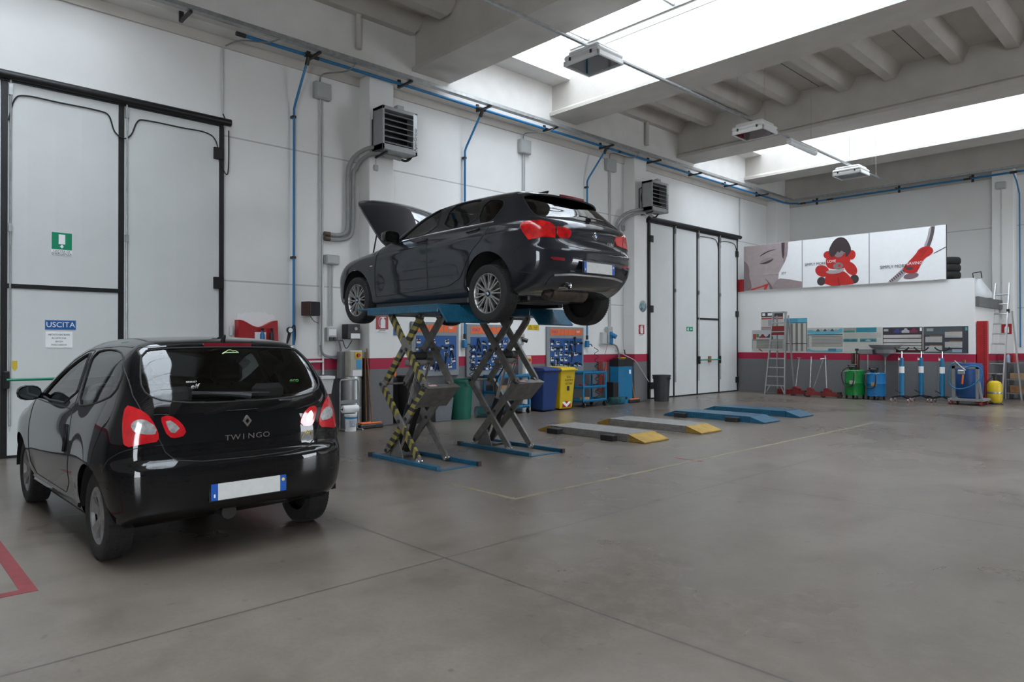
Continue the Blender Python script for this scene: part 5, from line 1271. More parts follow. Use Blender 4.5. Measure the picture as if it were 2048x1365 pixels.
# brooms
def broom(x, y, lean, h, lab, headlen=.42, col=M_orange):
    root = thing('broom', lab, 'broom', (x, y, 0)); m = MB()
    m.box(-.04,.04,-headlen/2,headlen/2,.0,.075,.015); m.build('bristles', M_black, root); MB().box(-.032,.032,-headlen/2+.03,headlen/2-.03,.075,.10,.008).build('broom_head', col, root)
    MB().tube([(0,.02,.09),(lean[0],lean[1],h)], .012, 8).build('handle', M_wood, root, smooth=True); return root
broom(-10.26, 6.45, (-.14,.0), 1.36, 'wide broom with orange head leaning beside the first power unit', .46); broom(-10.36, 6.40, (-.06,.03), 1.30, 'second broom half hidden behind the first by the power unit', .34)
broom(-10.33, 13.98, (-.10,.02), .62, 'short-handled broom with orange head beside the blue cabinet', .42)
tag(MB().tube([(-10.36,13.93,.0),(-10.62,14.0,1.22)],.008,6).tube([(-10.61,13.997,1.18),(-10.64,14.005,1.30)],.014,6).build('thin_rod', M_dark, smooth=True), 'thin dark rod leaning on the wall behind the blue cabinet', 'rod')
cable([(WX+.05,13.7,1.28),(-10.40,13.98,1.08),(-10.355,14.12,.98),(-10.35,14.45,.66),(-10.34,14.62,.48)], .010, 'light cable hanging from the wall to the dark bin', M_lgray)
# tool boards
M_bframe = pm('tool_board_grey', (.22,.24,.25), .45, nz=.1, nscale=6); M_bpeg = pm('tool_board_blue', (.008,.075,.26), .5, nz=.15, nscale=60); M_borange = pm('tool_board_orange', (.72,.13,.03), .5, nz=.08)
def tool_proto(kind):
    m = MB()
    if kind == 0: m.box(0,.004,-.045,.045,-.05,.03); m.mat(1).box(.004,.03,-.035,.035,-.01,.02,.004).box(.004,.02,-.006,.006,.02,.05)
    elif kind == 1: m.mat(1).tube([(.02,0,.10),(.02,0,-.08)],.012,6).lathe([(.012,.008),(.035,.008),(.035,.03),(.012,.03)],(0,0,.10),'x',10)
    elif kind == 2: m.mat(1).cyl((.005,-.02,0),(.06,-.02,0),.022,10).cyl((.005,.03,-.01),(.045,.03,-.01),.016,10); m.mat(0).box(0,.003,-.05,.055,-.05,-.02)
    elif kind == 3: m.mat(1).bar((.02,-.05,-.08),(.02,0,.06),.012,.02,(1,0,0)).bar((.02,.05,-.08),(.02,0,.06),.012,.02,(1,0,0)).cyl((.01,0,.05),(.035,0,.05),.022,8)
    elif kind == 4: m.mat(1).bx((.02,0,0),(.035,.16,.022),.004).bx((.02,.06,-.02),(.03,.03,.03)); m.mat(0).box(0,.003,-.07,-.02,-.05,-.015)
    else: m.mat(1).tube([(.02,-.05,.0),(.02,-.03,.045),(.02,.03,.045),(.02,.05,0),(.02,.03,-.045)],.011,6); m.mat(0).box(0,.003,-.03,.05,-.06,-.02)
    o = m.build('hand_tool', [M_paper, M_black], smooth=True); return o
protos = {}
def tool_board(y0, y1, z0, z1, nm, seed):
    yc, zc = (y0+y1)/2, (z0+z1)/2; w, h = y1-y0, z1-z0
    root = thing('tool_board', '%s blue tool board with a grey frame and orange header on the left wall' % nm, 'tool board', (WX, yc, zc), 0, 'blue tool boards on the left wall')
    m = MB(); m.box(0,.05,-w/2,w/2,-h/2,h/2,.008); m.build('frame', M_bframe, root); MB().box(.05,.056,-w/2+.10,w/2-.07,-h/2+.12,h/2-.26).build('peg_panel', M_bpeg, root)
    x = -w/2+.10; ws = (.34,.12,.12,.12,.12,.24); tot = sum(ws)+.02*5; k = (w-.17)/tot; m = None
    hd = MB()
    for q in ws: hd.prism([(0,x,h/2-.19),(0,x+q*k,h/2-.19),(0,x+q*k+.012,h/2-.05),(0,x+.012,h/2-.05)], (.05,0,0),(.055,0,0)); x += (q+.02)*k
    hd.build('orange_header', M_borange, root)
    text('lettering', 'FIAT', .085, pm('badge_purple',(.10,.06,.25),.5,nz=.1), root, (.0555,-w/2+.10+.17*k,h/2-.12), 'x', 1.2); text('lettering', 'FIAT', .07, M_paper, root, (.0555,w/2-.20,h/2-.11), 'x', .9)
    rnd = random.Random(seed); n = 0
    for r in range(6):
        y = y0+.16
        while y < y1-.14:
            if rnd.random() < .93:
                kd = rnd.choice((0,0,0,2,2,3,4,5,5,1)); loc = (WX+.056, y+rnd.uniform(-.01,.01), z1-.36-.125*r+rnd.uniform(-.012,.012))
                if r == 5: loc = (loc[0],loc[1],max(loc[2],z0+.20))
                if kd not in protos: protos[kd] = o = tool_proto(kd)
                else: o = protos[kd].copy(); COL.objects.link(o)
                o.location = loc; o.rotation_euler = (rnd.uniform(-.25,.25),0,0); n += 1
                tag(o, ('small dark special tool hanging on the %s blue tool board' % nm), 'tool', 'special tools on the %s tool board' % nm)
            y += rnd.choice((.13,.155,.18))
    return root
tool_board(7.60, 8.74, .82, 1.86, 'first', 1); tool_board(8.94, 10.15, .78, 1.84, 'second', 2); tool_board(11.27, 12.52, .80, 1.83, 'third', 3)
s = tag(MB().box(WX+.001,WX+.005,10.70,11.06,1.74,1.86).build('warning_sign', pm('warning_yellow',(.62,.42,.01),.5,nz=.08)), 'yellow warning sign on the wall above the blue bin', 'sign')
m = MB(); t3 = [(0,10.735,1.765),(0,10.845,1.765),(0,10.79,1.85)]; ti = [(0,10.752,1.774),(0,10.828,1.774),(0,10.79,1.834)]
for i in range(3): j = (i+1)%3; m.prism([t3[i],t3[j],ti[j],ti[i]], (WX+.005,0,0),(WX+.006,0,0))
m.box(WX+.005,WX+.006,10.786,10.794,1.79,1.815); m.build('triangle', M_ink, s)
for i, t in enumerate(('ATTENZIONE','ATTENZIONE','CARICHI')): text('lettering', t, .022, M_ink, s, (WX+.006, 10.95, 1.835-.034*i), 'x', .9)
for y, z, lab, c in ((6.62+.55,1.95,'coloured notice sheet on the wall just right of the heater column',M_jb),(7.30,1.70,'small blue sign on the wall left of the first tool board',M_sblue),(7.14,1.55,'small red box sign on the wall left of the first tool board',M_red)): tag(MB().box(WX+.001,WX+.012,y-.07,y+.07,z-.10,z+.10).build('notice', c), lab, 'sign')
def socket(y, z, lab):
    root = thing('socket_box', lab, 'socket box', (WX, y, z)); MB().box(0,.10,-.10,.06,-.18,.14,.012).build('box', M_lgray, root); MB().box(.02,.14,-.09,.05,-.02,.06,.012).build('socket', M_beige, root); MB().cyl((.10,.0,-.06),(.18,.09,-.10),.045,12).build('plug', M_dark, root); return root
socket(10.44, 1.60, 'grey socket box with a plug above the second power unit'); cable([(WX+.1,10.42,1.45),(WX+.06,10.36,1.34),(WX+.09,10.5,1.26),(WX+.15,10.48,1.18)], .008, 'black cable from the socket box to the second power unit')
root = thing('socket_box', 'cluster of grey sockets with a blue plug right of the third tool board', 'socket box', (WX, 13.38, 1.66)); MB().box(0,.10,-.20,-.04,-.22,.06,.01).build('box', M_lgray, root); MB().box(0,.12,-.02,.16,-.20,.20,.012).build('box', M_jb, root); MB().cyl((.12,.07,.02),(.24,.13,-.05),.055,14).box(.1,.16,.03,.12,-.22,.08,.01).build('blue_socket', M_blue, root); MB().box(.0,.05,-.24,.22,-.25,-.22).build('base_plate', M_lgray, root)
cable([(WX+.08,13.55,1.44),(WX+.06,13.75,1.38),(WX+.06,13.84,1.2),(WX+.06,13.84,1.02)], .022, 'grey flexible conduit curving down to the blue cabinet', M_gray)
cable([(WX+.1,13.35,1.44),(WX+.1,13.22,1.10)], .005, 'thin red cord below the socket cluster', M_red)
# coiled air hoses
def coil(p0, p1, r, turns, lab, mat):
    a, b = Vector(p0), Vector(p1); d = (b-a); u = d.orthogonal().normalized(); v = d.normalized().cross(u); pts = [a+d*(i/(turns*12))+(u*math.cos(2*PI*i/12)+v*math.sin(2*PI*i/12))*r for i in range(turns*12+1)]
    return tag(MB().tube(pts, .007, 5).build('coiled_hose', mat, smooth=True), lab, 'hose')
M_teal = pm('hose_teal', (.01,.09,.09), .4, nz=.1)
coil((WX+.12,12.90,1.36),(WX+.16,12.89,.01), .045, 9, 'dark coiled air hose hanging by the third tool board', M_rubber); coil((-10.28,12.95,.095),(-10.22,13.42,.095), .085, 11, 'teal coiled air hose lying on the floor by the second trolley', M_teal)
coil((-10.30,8.84,.115),(-10.24,9.10,.115), .105, 10, 'teal coiled air hose heaped right of the green drum', M_teal)
coil((WX+.12,9.0,1.40),(WX+.16,8.98,.72), .04, 6, 'dark coiled air hose between the first and second tool boards', M_rubber)
m = MB()
for i in range(5): y = 13.05+.035*i; m.tube(smooth_path([(WX+.05,y,1.02),(WX+.06+.01*i,y+.02,.6),(WX+.07,y+.03,.28),(WX+.06,y+.05,.6),(WX+.05,y+.02,1.02)]), .009, 5)
tag(m.build('hanging_cords', pm('cord_red',(.22,.03,.02),.6,nz=.2), smooth=True), 'bundle of red cords hanging on the wall left of the blue cabinet', 'cord')
# wheelie bins
def wheelie(x, y, mat, lab, yellow=False):
    root = thing('wheelie_bin', lab, 'bin', (x, y, 0)); a, b, c, d = .20, .24, .18, .25
    m = MB(); B_ = [(-c,-a,.04),(c,-a,.02),(c,a,.02),(-c,a,.04)]; T_ = [(-d,-b,.86),(d,-b,.86),(d,b,.86),(-d,b,.86)]; m.add(B_+T_, [(0,3,2,1),(0,1,5,4),(1,2,6,5),(2,3,7,6),(3,0,4,7)]); m.build('bin_body', mat, root, bevel=.03)
    m = MB(); m.box(-d-.02,d+.03,-b-.02,b+.02,.855,.885,.008); m.prism([(-d,0,.885),(d+.02,0,.885),(d-.03,0,.925),(-d+.08,0,.945)], (0,-b+.01,0),(0,b-.01,0)); m.box(d-.06,d+.05,-b-.02,b+.02,.86,.89,.01); m.build('lid', mat, root, bevel=.006)
    for s in (1,-1): MB().cyl((-c-.02,s*.15,.09),(-c-.02,s*.21,.09),.09,18).build('wheel', M_rubber, root, smooth=True)
    MB().cyl((-d-.05,-.18,.88),(-d-.05,.18,.88),.014,8).bx((-d-.03,-.17,.88),(.05,.03,.03)).bx((-d-.03,.17,.88),(.05,.03,.03)).build('handle', mat, root, smooth=True)
    if yellow:
        for i, t in enumerate(('R.S.U.','PLASTICA','LATTINE')): z = .72-.075*i; text('lettering', t, .062, M_ink, root, (c+(d-c)*(z-.02)/.84+.003, .03, z), 'x', .95)
        z = .47; xx = c+(d-c)*(z)/.84+.001; MB().box(xx,xx+.002,-.02,.06,z-.05,z+.05).build('pictogram', M_ink, root)
        xx = c+.009; m = MB().box(xx,xx+.004,-.13,.13,.06,.24); m.mat(1).prism([(0,-.13,.24),(0,0,.13),(0,.13,.24)][::-1], (xx+.004,0,0),(xx+.005,0,0)).prism([(0,-.13,.06),(0,-.13,.15),(0,0,.06)][::-1],(xx+.004,0,0),(xx+.005,0,0)).prism([(0,.13,.06),(0,0,.06),(0,.13,.15)][::-1],(xx+.004,0,0),(xx+.005,0,0)); m.build('reflective_chevron', [M_paper, M_red], root)
    return root
wheelie(-10.37, 10.80, M_bin_blue, 'blue wheelie bin below the yellow warning sign'); wheelie(-10.40, 11.37, M_yel, 'yellow wheelie bin with black lettering and a red-white chevron', True)
# drums and bins
def drum(x, y, r, h, mat, lab, rim=.02):
    root = thing('waste_bin', lab, 'bin', (x, y, 0)); MB().lathe([(0,0),(r*.86,0),(r,h-.04),(r+rim,h-.04),(r+rim,h),(r-.01,h),(r*.85,.03),(0,.03)], n=32).build('bin_body', mat, root, smooth=True)
    for s in (1,-1): MB().tube(arc((s*(r+.012),0,h-.06),.06,PI,2*PI,8,'x'),.010,6).build('handle', mat, root, smooth=True)
    return root
drum(-10.42, 8.52, .26, .76, M_bin_green, 'tall green plastic bin below the first tool board'); drum(-10.10, 14.82, .21, .66, M_bin_dark, 'dark grey plastic bin in front of the far gate post'); drum(-10.48, 7.42, .24, .86, pm('bin_black',(.012,.012,.012),.5,nz=.2), 'black drum bin half hidden behind the first raised lift')
tag(MB().add([(-10.55,7.80,0),(-10.22,7.80,0),(-10.22,8.16,0),(-10.55,8.16,0),(-10.58,7.76,.44),(-10.19,7.76,.44),(-10.19,8.20,.44),(-10.58,8.20,.44)], [(0,3,2,1),(0,1,5,4),(1,2,6,5),(2,3,7,6),(3,0,4,7),(4,5,6,7)]).build('storage_box', pm('storage_box_grey',(.15,.16,.18),.5,nz=.2,nscale=7), bevel=.012), 'grey plastic storage box left of the green bin', 'box')
root = thing('marker_tube', 'orange tube with white label hanging on the side of the heater column', 'tube', (-10.43, 7.04, .86)); MB().cyl((0,0,.0),(0,0,.32),.028,12).build('tube', M_orange, root, smooth=True); MB().cyl((0,0,.12),(0,0,.17),.0285,12).build('white_label', M_paper, root, smooth=True); MB().bx((0,-.025,.26),(.03,.04,.03)).build('clip', M_black, root)
# blue trolleys
def trolley(x, y, w, lab):
    root = thing('tool_trolley', lab, 'trolley', (x, y, 0)); d = .22
    for sx_ in (-1,1):
        for sy in (-1,1):
            MB().bx((sx_*(d-.015),sy*(w/2-.02),.46),(.035,.04,.66)).build('upright', M_tblue, root); MB().cyl((sx_*(d-.02),sy*(w/2-.05)-.015,.05),(sx_*(d-.02),sy*(w/2-.05)+.015,.05),.05,14).bx((sx_*(d-.02),sy*(w/2-.05),.115),(.04,.05,.04)).build('caster', M_dark, root)
    for z in (.15,.46,.78): m = MB(); m.box(-d,d,-w/2,w/2,z-.02,z-.008); m.box(d-.012,d,-w/2,w/2,z-.03,z+.03); m.box(-d,-d+.012,-w/2,w/2,z-.03,z+.03); m.box(-d,d,-w/2,-w/2+.012,z-.03,z+.03); m.box(-d,d,w/2-.012,w/2,z-.03,z+.03); m.build('shelf', M_tblue, root)
    return root
trolley(-10.46, 9.82, .92, 'blue three-shelf trolley below the second tool board'); trolley(-10.46, 12.38, .84, 'blue three-shelf trolley below the third tool board')
tag(MB().box(-10.60,-10.34,9.55,9.90,.452,.60,.004).build('cardboard_box', M_card), 'cardboard box on the middle shelf of the first blue trolley', 'box')
tag(MB().box(-10.40,-10.28,12.00,12.11,.452,.53,.003).build('small_box', M_red), 'small red box on the middle shelf of the second blue trolley', 'box'); tag(MB().box(-10.42,-10.28,12.05,12.24,.142,.23,.003).build('cardboard_box', M_card), 'small cardboard box on the bottom shelf of the second blue trolley', 'box')
tag(MB().tube([(-10.28,12.79,.80),(-10.27,12.82,.92),(-10.29,12.85,1.02)],[.03,.022,.012],8).build('blow_gun', M_red, smooth=True), 'red blow gun at the right end of the second blue trolley', 'tool')
# blue cabinet with black top, low black box
root = thing('floor_cabinet', 'tall blue cabinet with black top left of the far column', 'cabinet', (-10.52, 13.72, 0))
MB().prism([(-.17,-.22,0),(.08,-.22,0),(.17,-.12,0),(.17,.22,0),(-.17,.22,0)], (0,0,.0), (0,0,.90)).build('casing', M_tblue, root); MB().prism([(-.18,-.23,0),(.085,-.23,0),(.18,-.125,0),(.18,.23,0),(-.18,.23,0)], (0,0,.90), (0,0,1.06)).prism([(-.14,-.18,0),(.06,-.18,0),(.12,.0,0),(.12,.18,0),(-.14,.18,0)],(0,0,1.06),(0,0,1.09)).build('black_top', M_black, root)
MB().lathe([(0,.02),(.03,.02),(.034,0)], (.171,-.03,.13), 'x', 14).build('outlet', M_black, root); MB().bx((.174,.12,.76),(.006,.07,.10)).build('label', M_paper, root); MB().bx((.02,.05,1.10),(.06,.14,.03)).build('yellow_tag', M_yel, root)
tag(MB().box(-10.62,-10.40,13.26,13.46,0,.52,.01).build('canister', M_black), 'black box-shaped canister left of the blue cabinet', 'canister')
# ---------------------------------------------------------------- partition, posters and equipment at the far end
PY = 19.80
struct(MB().box(X0, -4.50, PY, PY+.10, 0, 3.05).box(-4.60,-4.50,PY+.10,22.3,0,2.36).build('wall_partition', MWC)); struct(MB().box(X0, -4.42, PY+.10, Y1, 2.36, 2.60).build('mezzanine_slab', pm('slab_grey',(.13,.13,.13),.6,nz=.15,nscale=5)))
def poster(x0, x1, lab):
    root = thing('poster', lab, 'poster', (x0, PY-.02, 3.055), 0, 'advertising posters above the partition'); MB().box(.008,x1-x0-.008,-.02,.0,0,1.36).build('panel', M_paper, root); MB().box(x1-x0-.008,x1-x0+.008,-.018,.0,0,1.36).build('edge_strip', M_dark, root); return root
def clip_rect(p, lo, hi):
    """Sutherland-Hodgman clip of a polygon to the panel"""
    for ax in (0,1):
        for lim, sg in ((lo[ax],1),(hi[ax],-1)):
            out = []
            for i in range(len(p)):
                a, b = p[i-1], p[i]; da, db = sg*(a[ax]-lim), sg*(b[ax]-lim)
                if (da >= 0) != (db >= 0): out.append(a+(b-a)*(da/(da-db)))
                if db >= 0: out.append(b)
            p = out
    q = [v for i, v in enumerate(p) if np.linalg.norm(v-p[i-1]) > 1e-4]
    return np.array(q)
from mathutils.geometry import tessellate_polygon
class Art:
    """flat printed shapes on a panel; u to the right 0..1, v up 0..1"""
    def __init__(s, root, w, h, y=-.0205, x0=.0, z0=.0): s.r = root; s.w = w; s.h = h; s.y = y; s.k = 0; s.x0 = x0; s.z0 = z0
    def P(s, pts): return [(s.x0+u*s.w, 0, s.z0+v*s.h) for u, v in pts]
    def poly(s, name, pts, col, rnd=0):
        p = np.array(pts, float)
        for _ in range(rnd): nx = np.roll(p,-1,0); p = np.stack([p*.75+nx*.25,p*.25+nx*.75],1).reshape(-1,2)
        p = clip_rect(list(p), (.005,.004), (.995,.996)); s.k += 1; y = s.y-.0006*s.k
        vs = [(q[0],y,q[2]) for q in s.P(p)]; tri = tessellate_polygon([[Vector((q[0],q[2],0)) for q in vs]]); me = bpy.data.meshes.new(name); me.from_pydata(vs, [], [tuple(t) for t in tri])
        me.materials.append(pm('print_%d_%d_%d'%tuple(int(c*1000) for c in col), col, .5, nz=.10, nscale=9) if isinstance(col,tuple) else col); o = bpy.data.objects.new(name, me); COL.objects.link(o); o.parent = s.r; return o
    def oval(s, name, c, r, col, rot=0, n=24): return s.poly(name, [(c[0]+r[0]*math.cos(a)*math.cos(rot)-r[1]*math.sin(a)*math.sin(rot), c[1]+r[0]*math.cos(a)*math.sin(rot)+r[1]*math.sin(a)*math.cos(rot)) for a in np.linspace(0,2*PI,n,endpoint=False)], col)
    def rect(s, name, u0, u1, v0, v1, col): return s.poly(name, [(u0,v0),(u1,v0),(u1,v1),(u0,v1)], col)
    def text(s, t, u, v, size, mat, align='LEFT', sx=1.0): s.k += 1; return text('lettering', t, size, mat, s.r, (s.x0+u*s.w, s.y-.0006*s.k-.001, s.z0+v*s.h), '-y', sx, align)
SK1, SK2, SK3, SK4 = (.38,.31,.31), (.30,.235,.235), (.17,.12,.125), (.07,.045,.05)
RD, RD2 = (.50,.02,.015), (.30,.012,.012)
r = poster(-10.50, -8.70, 'left advertising poster, a close-up of a face with closed eye'); A = Art(r, 1.80, 1.36)
A.poly('face', [(-.5,-.5),(.62,-.5),(.60,.30),(.66,.45),(.74,.62),(.77,.85),(.78,1.5),(-.5,1.5)], SK1, 1); A.poly('cheek_shade', [(-.2,-.1),(.13,.0),(.15,.12),(.10,.32),(.11,.48),(.05,.66),(-.2,.80)], (.20,.145,.15), 2); A.poly('shoulder', [(.42,-.3),(1.4,-.3),(1.2,.06),(.66,.24),(.58,.20),(.52,.10)], SK2, 1); A.poly('neck_shade', [(.36,.28),(.44,.18),(.50,.08),(.52,0),(.46,0),(.45,.12)], SK3, 1)
A.poly('hair', [(.66,1.2),(.72,1.2),(.715,.80),(.70,.62),(.665,.72)], SK4, 1); A.poly('ear', [(.71,1.2),(.775,1.2),(.77,.75),(.72,.58),(.69,.56),(.70,.70),(.73,.80)], SK2, 1); A.poly('eyebrow', [(.27,.73),(.34,.80),(.45,.86),(.60,.87),(.45,.835),(.36,.78)], SK4, 1); A.poly('eyelid', [(.27,.60),(.36,.68),(.50,.71),(.54,.66),(.44,.63)], SK2, 2); A.poly('eyelashes', [(.26,.585),(.36,.60),(.50,.66),(.545,.67),(.47,.595),(.38,.565)], SK4, 1)
A.poly('lips', [(.12,.0),(.14,.04),(.30,.085),(.45,.145),(.40,0),(.36,0),(.38,.075),(.28,.05),(.20,.02)], (.50,.04,.025), 0)
A.text('SIMPLY MORE', .35, .335, .075, pm('pale_pink_ink',(.50,.42,.43),.5,nz=.05), sx=1.05); A.text('JOY', .665, .335, .085, M_ink)
r = poster(-8.70, -6.89, 'middle advertising poster, a seated child hugging a red teddy bear'); A = Art(r, 1.81, 1.36)
for u in (.30,.79): A.oval('shoe', (u,.11), (.065,.09), (.055,.04,.045))
A.poly('bear_legs', [(.35,.0),(.36,.22),(.42,.30),(.62,.30),(.70,.22),(.78,.06),(.78,.0)], RD, 1); A.oval('bear_arm', (.315,.32), (.10,.13), RD, .5); A.oval('bear_arm', (.74,.33), (.08,.15), RD, .4); A.poly('bear_head', [(.37,.42),(.37,.58),(.42,.66),(.55,.62),(.68,.66),(.74,.55),(.72,.40),(.66,.34),(.44,.34)], RD, 2); A.oval('bear_ear', (.395,.645), (.06,.075), RD); A.oval('bear_ear', (.755,.60), (.055,.095), RD); A.poly('leg_shade', [(.56,.0),(.545,.16),(.56,.18),(.59,0)], RD2)
A.poly('sleeves', [(.36,.29),(.42,.33),(.50,.31),(.60,.34),(.66,.32),(.60,.26),(.50,.24),(.42,.25)], (.40,.33,.33), 1); A.oval('muzzle', (.555,.40), (.075,.07), (.24,.17,.17)); A.oval('nose', (.575,.40), (.02,.025), RD)
A.poly('face', [(.47,.66),(.50,.78),(.60,.80),(.66,.70),(.62,.58),(.54,.56)], (.24,.18,.18), 2); A.poly('hair', [(.44,.62),(.41,.70),(.44,.82),(.50,.94),(.58,.985),(.66,.95),(.71,.86),(.75,.72),(.73,.64),(.66,.55),(.67,.64),(.63,.68),(.60,.71),(.575,.66),(.55,.70),(.52,.64),(.49,.60),(.46,.59)], (.045,.028,.032), 1)
A.text('SIMPLY MORE', .045, .475, .105, M_ink, sx=.92); A.text('LOVE', .395, .50, .105, M_paper, sx=.92)
r = poster(-6.89, -5.08, 'right advertising poster, a large red zip pull on a white ground'); A = Art(r, 1.81, 1.36)
def zip_(p0, p1, n, w, side):
    for i in range(n):
        t = i/(n-1); u = p0[0]+(p1[0]-p0[0])*t+side*.05*math.sin(PI*t); v = p0[1]+(p1[1]-p0[1])*t; d = np.array([p1[0]-p0[0], (p1[1]-p0[1])*.75]); d /= np.linalg.norm(d); nn = np.array([-d[1], d[0]*1.33])
        q = np.array([u,v]); dd = np.array([d[0],d[1]*1.33])*.0095; yield [tuple(q-nn*w-dd), tuple(q+nn*w-dd), tuple(q+nn*w+dd), tuple(q-nn*w+dd)]
A.poly('zip_tape', [(.715,.62),(.79,.62),(.83,.78),(.86,1),(.79,1),(.77,.80)], (.40,.36,.37), 1); A.poly('zip_tape', [(.25,0),(.38,0),(.52,.20),(.47,.28)], (.40,.36,.37))
def merged(name, polys, col):
    A.k += 1; m = MB(); y = A.y-.0006*A.k
    for p in polys: m.add([(q[0],y,q[2]) for q in A.P(np.clip(p,.004,.996))], [(0,1,2,3)])
    o = m.build(name, pm('print_zip_teeth',(.10,.08,.085),.5,nz=.1), A.r)
merged('zip_teeth', list(zip_((.78,.64),(.84,.985),15,.022,.2)), 0); merged('zip_teeth', list(zip_((.29,.02),(.49,.23),9,.022,0)), 0)
A.poly('zip_edge', [(.85,.50),(1,.60),(1,.585),(.85,.485)], (.04,.03,.032)); A.oval('pull_shadow', (.56,.10), (.10,.055), (.22,.14,.15), .2)
A.poly('zip_pull', [(.455,.22),(.475,.30),(.62,.50),(.66,.60),(.76,.65),(.83,.60),(.845,.52),(.80,.46),(.74,.42),(.70,.34),(.66,.22),(.63,.155),(.52,.145)], RD, 1); A.oval('pull_hole', (.54,.245), (.05,.03), (.06,.05,.055), .0); A.poly('pull_crease', [(.64,.46),(.70,.45),(.79,.61),(.78,.62),(.70,.47)], RD2); A.poly('pull_bridge', [(.645,.55),(.74,.62),(.79,.60),(.70,.49)], (.40,.015,.012), 1)
A.text('SIMPLY MORE', .15, .30, .115, M_ink, sx=.92); A.text('SAVING', .505, .335, .115, M_paper, sx=.92)
# wall charts on the partition
M_cream = (.50,.49,.44); CY, CB, CG = (.12,.40,.50), (.03,.12,.20), (.05,.22,.22)
def chart(x0, x1, z0, z1, lab):
    root = thing('wall_chart', lab, 'chart', (x0, PY-.004, z0), 0, 'product charts on the partition'); MB().box(0,x1-x0,-.003,.003,0,z1-z0).build('sheet', pm('chart_paper',M_cream,.55,nz=.05), root); return Art(root, x1-x0, z1-z0, -.0032)
def lines(A, u0, u1, v0, v1, n, col, fr=.35):
    A.k += 1; m = MB(); y = A.y-.0006*A.k
    for i in range(n): v = v0+(v1-v0)*(i+.5)/n; h = (v1-v0)/n*fr/2; m.add([(p[0],y,p[2]) for p in A.P([(u0,v-h),(u1,v-h),(u1,v+h),(u0,v+h)])], [(0,1,2,3)])
    m.build('printed_rows', pm('print_rows_%d'%int(col[0]*1000), col, .5, nz=.1), A.r)
def cars(A, u0, u1, v, n, cols, h=.05):
    for i in range(n):
        u = u0+(u1-u0)*(i+.5)/n; w = (u1-u0)/n*.48; A.poly('printed_car', [(u-w,v-h*.5),(u-w,v),(u-w*.5,v+h*.1),(u-w*.25,v+h*.5),(u+w*.35,v+h*.5),(u+w*.6,v+h*.1),(u+w,v),(u+w,v-h*.5)], cols[i%len(cols)])
A = chart(-9.95, -9.28, 1.86, 2.39, 'upper left chart with black and red header behind the stepladder'); A.rect('header', 0, 1, .72, 1, (.06,.045,.05)); A.rect('red_line', 0, 1, .60, .68, (.40,.05,.04)); A.rect('emblem', .05,.18,.80,.94,M_paper); A.rect('emblem', .30,.52,.80,.94,M_paper); A.rect('photo', .32,.62,.24,.56,(.34,.32,.35)); A.rect('red_line', 0,1,.13,.17,(.40,.10,.09)); A.rect('strip', 0,1,.0,.12,(.34,.29,.31))
A = chart(-10.24, -9.27, 1.22, 1.855, 'lower left chart with two red cars behind the stepladder'); A.rect('sky', .0,1,.56,1,(.46,.46,.47)); cars(A,.22,.68,.70,2,[(.20,.02,.02),(.05,.05,.055)],.22); A.rect('banner', .20,.60,.56,.64,(.48,.38,.38)); A.rect('red_block', .03,.13,.58,.82,(.34,.05,.04)); A.rect('green_block', .14,.22,.66,.82,(.08,.20,.10)); A.rect('rule', 0,1,.53,.555,(.05,.03,.03)); A.rect('side_rule', 0,.015,.12,.55,(.03,.03,.03)); lines(A,.14,.98,.14,.52,10,(.06,.055,.055)); A.poly('ribbon', [(.2,.12),(.26,.12),(.36,.0),(.30,0)], (.30,.05,.05))
A = chart(-9.26, -8.57, 1.22, 2.19, 'tall narrow blue and grey column chart beside the stepladder'); A.rect('header', 0,1,.86,1,(.08,.30,.42)); A.rect('photo', .60,.98,.87,.98,(.12,.42,.55)); A.rect('rule', 0,1,.85,.87,CB)
for i in range(4): u = .17+.22*i; A.rect('grey_column', u-.17 if i == 0 else u-.10, u, .02, .84, (.19,.18,.16))
A.rect('grey_column', .96,1,.02,.84,(.17,.17,.16)); A.rect('rule', .1,1,.235,.25,(.04,.04,.04))
A = chart(-8.57, -7.59, 1.22, 1.90, 'pale chart with light blue header and many printed rows'); A.poly('sky_wave', [(0,.72),(1,.72),(1,1),(.8,.86),(.4,.82),(0,.95)], CY, 1); cars(A,.26,.86,.90,6,[(.05,.10,.13),(.30,.38,.40)],.10); A.rect('rule', 0,1,.69,.725,(.05,.10,.13)); lines(A,.13,1,.22,.66,9,(.06,.055,.05),.30); A.rect('side_strip', 0,.06,.2,.68,(.30,.33,.31)); A.poly('foot_wave', [(0,.0),(1,0),(1,.16),(.5,.05),(.2,.05),(0,.15)], CY, 1); A.rect('photo', .60,.82,.03,.14,(.05,.16,.25))
A = chart(-7.58, -6.58, 1.22, 1.89, 'pale chart with teal photo strips above the drain funnel'); A.rect('photo', .0,.33,.80,.99,(.30,.30,.26)); A.rect('photo', .02,.30,.80,.88,CG); A.rect('photo', .34,.86,.80,.99,(.03,.22,.28)); A.rect('photo', .0,.38,.42,.55,CG); A.rect('photo', .44,.86,.42,.55,(.05,.25,.25)); cars(A,.02,.36,.48,2,[CB],.08); cars(A,.46,.84,.48,3,[CB,(.35,.42,.40)],.08); lines(A,.02,.98,.58,.78,5,(.36,.35,.31),.3)
A = chart(-6.57, -5.62, 1.22, 1.88, 'dark chart with three cars in its header and white rows below'); A.rect('ground', 0,1,0,1,(.055,.012,.018)); A.rect('header', .0,1,.72,.99,(.04,.03,.04)); cars(A,.28,.88,.86,3,[(.04,.05,.18),(.42,.42,.44),(.20,.03,.06)],.17); A.rect('emblem', .03,.15,.84,.93,(.35,.34,.34)); A.rect('emblem', .93,.98,.84,.97,M_paper)
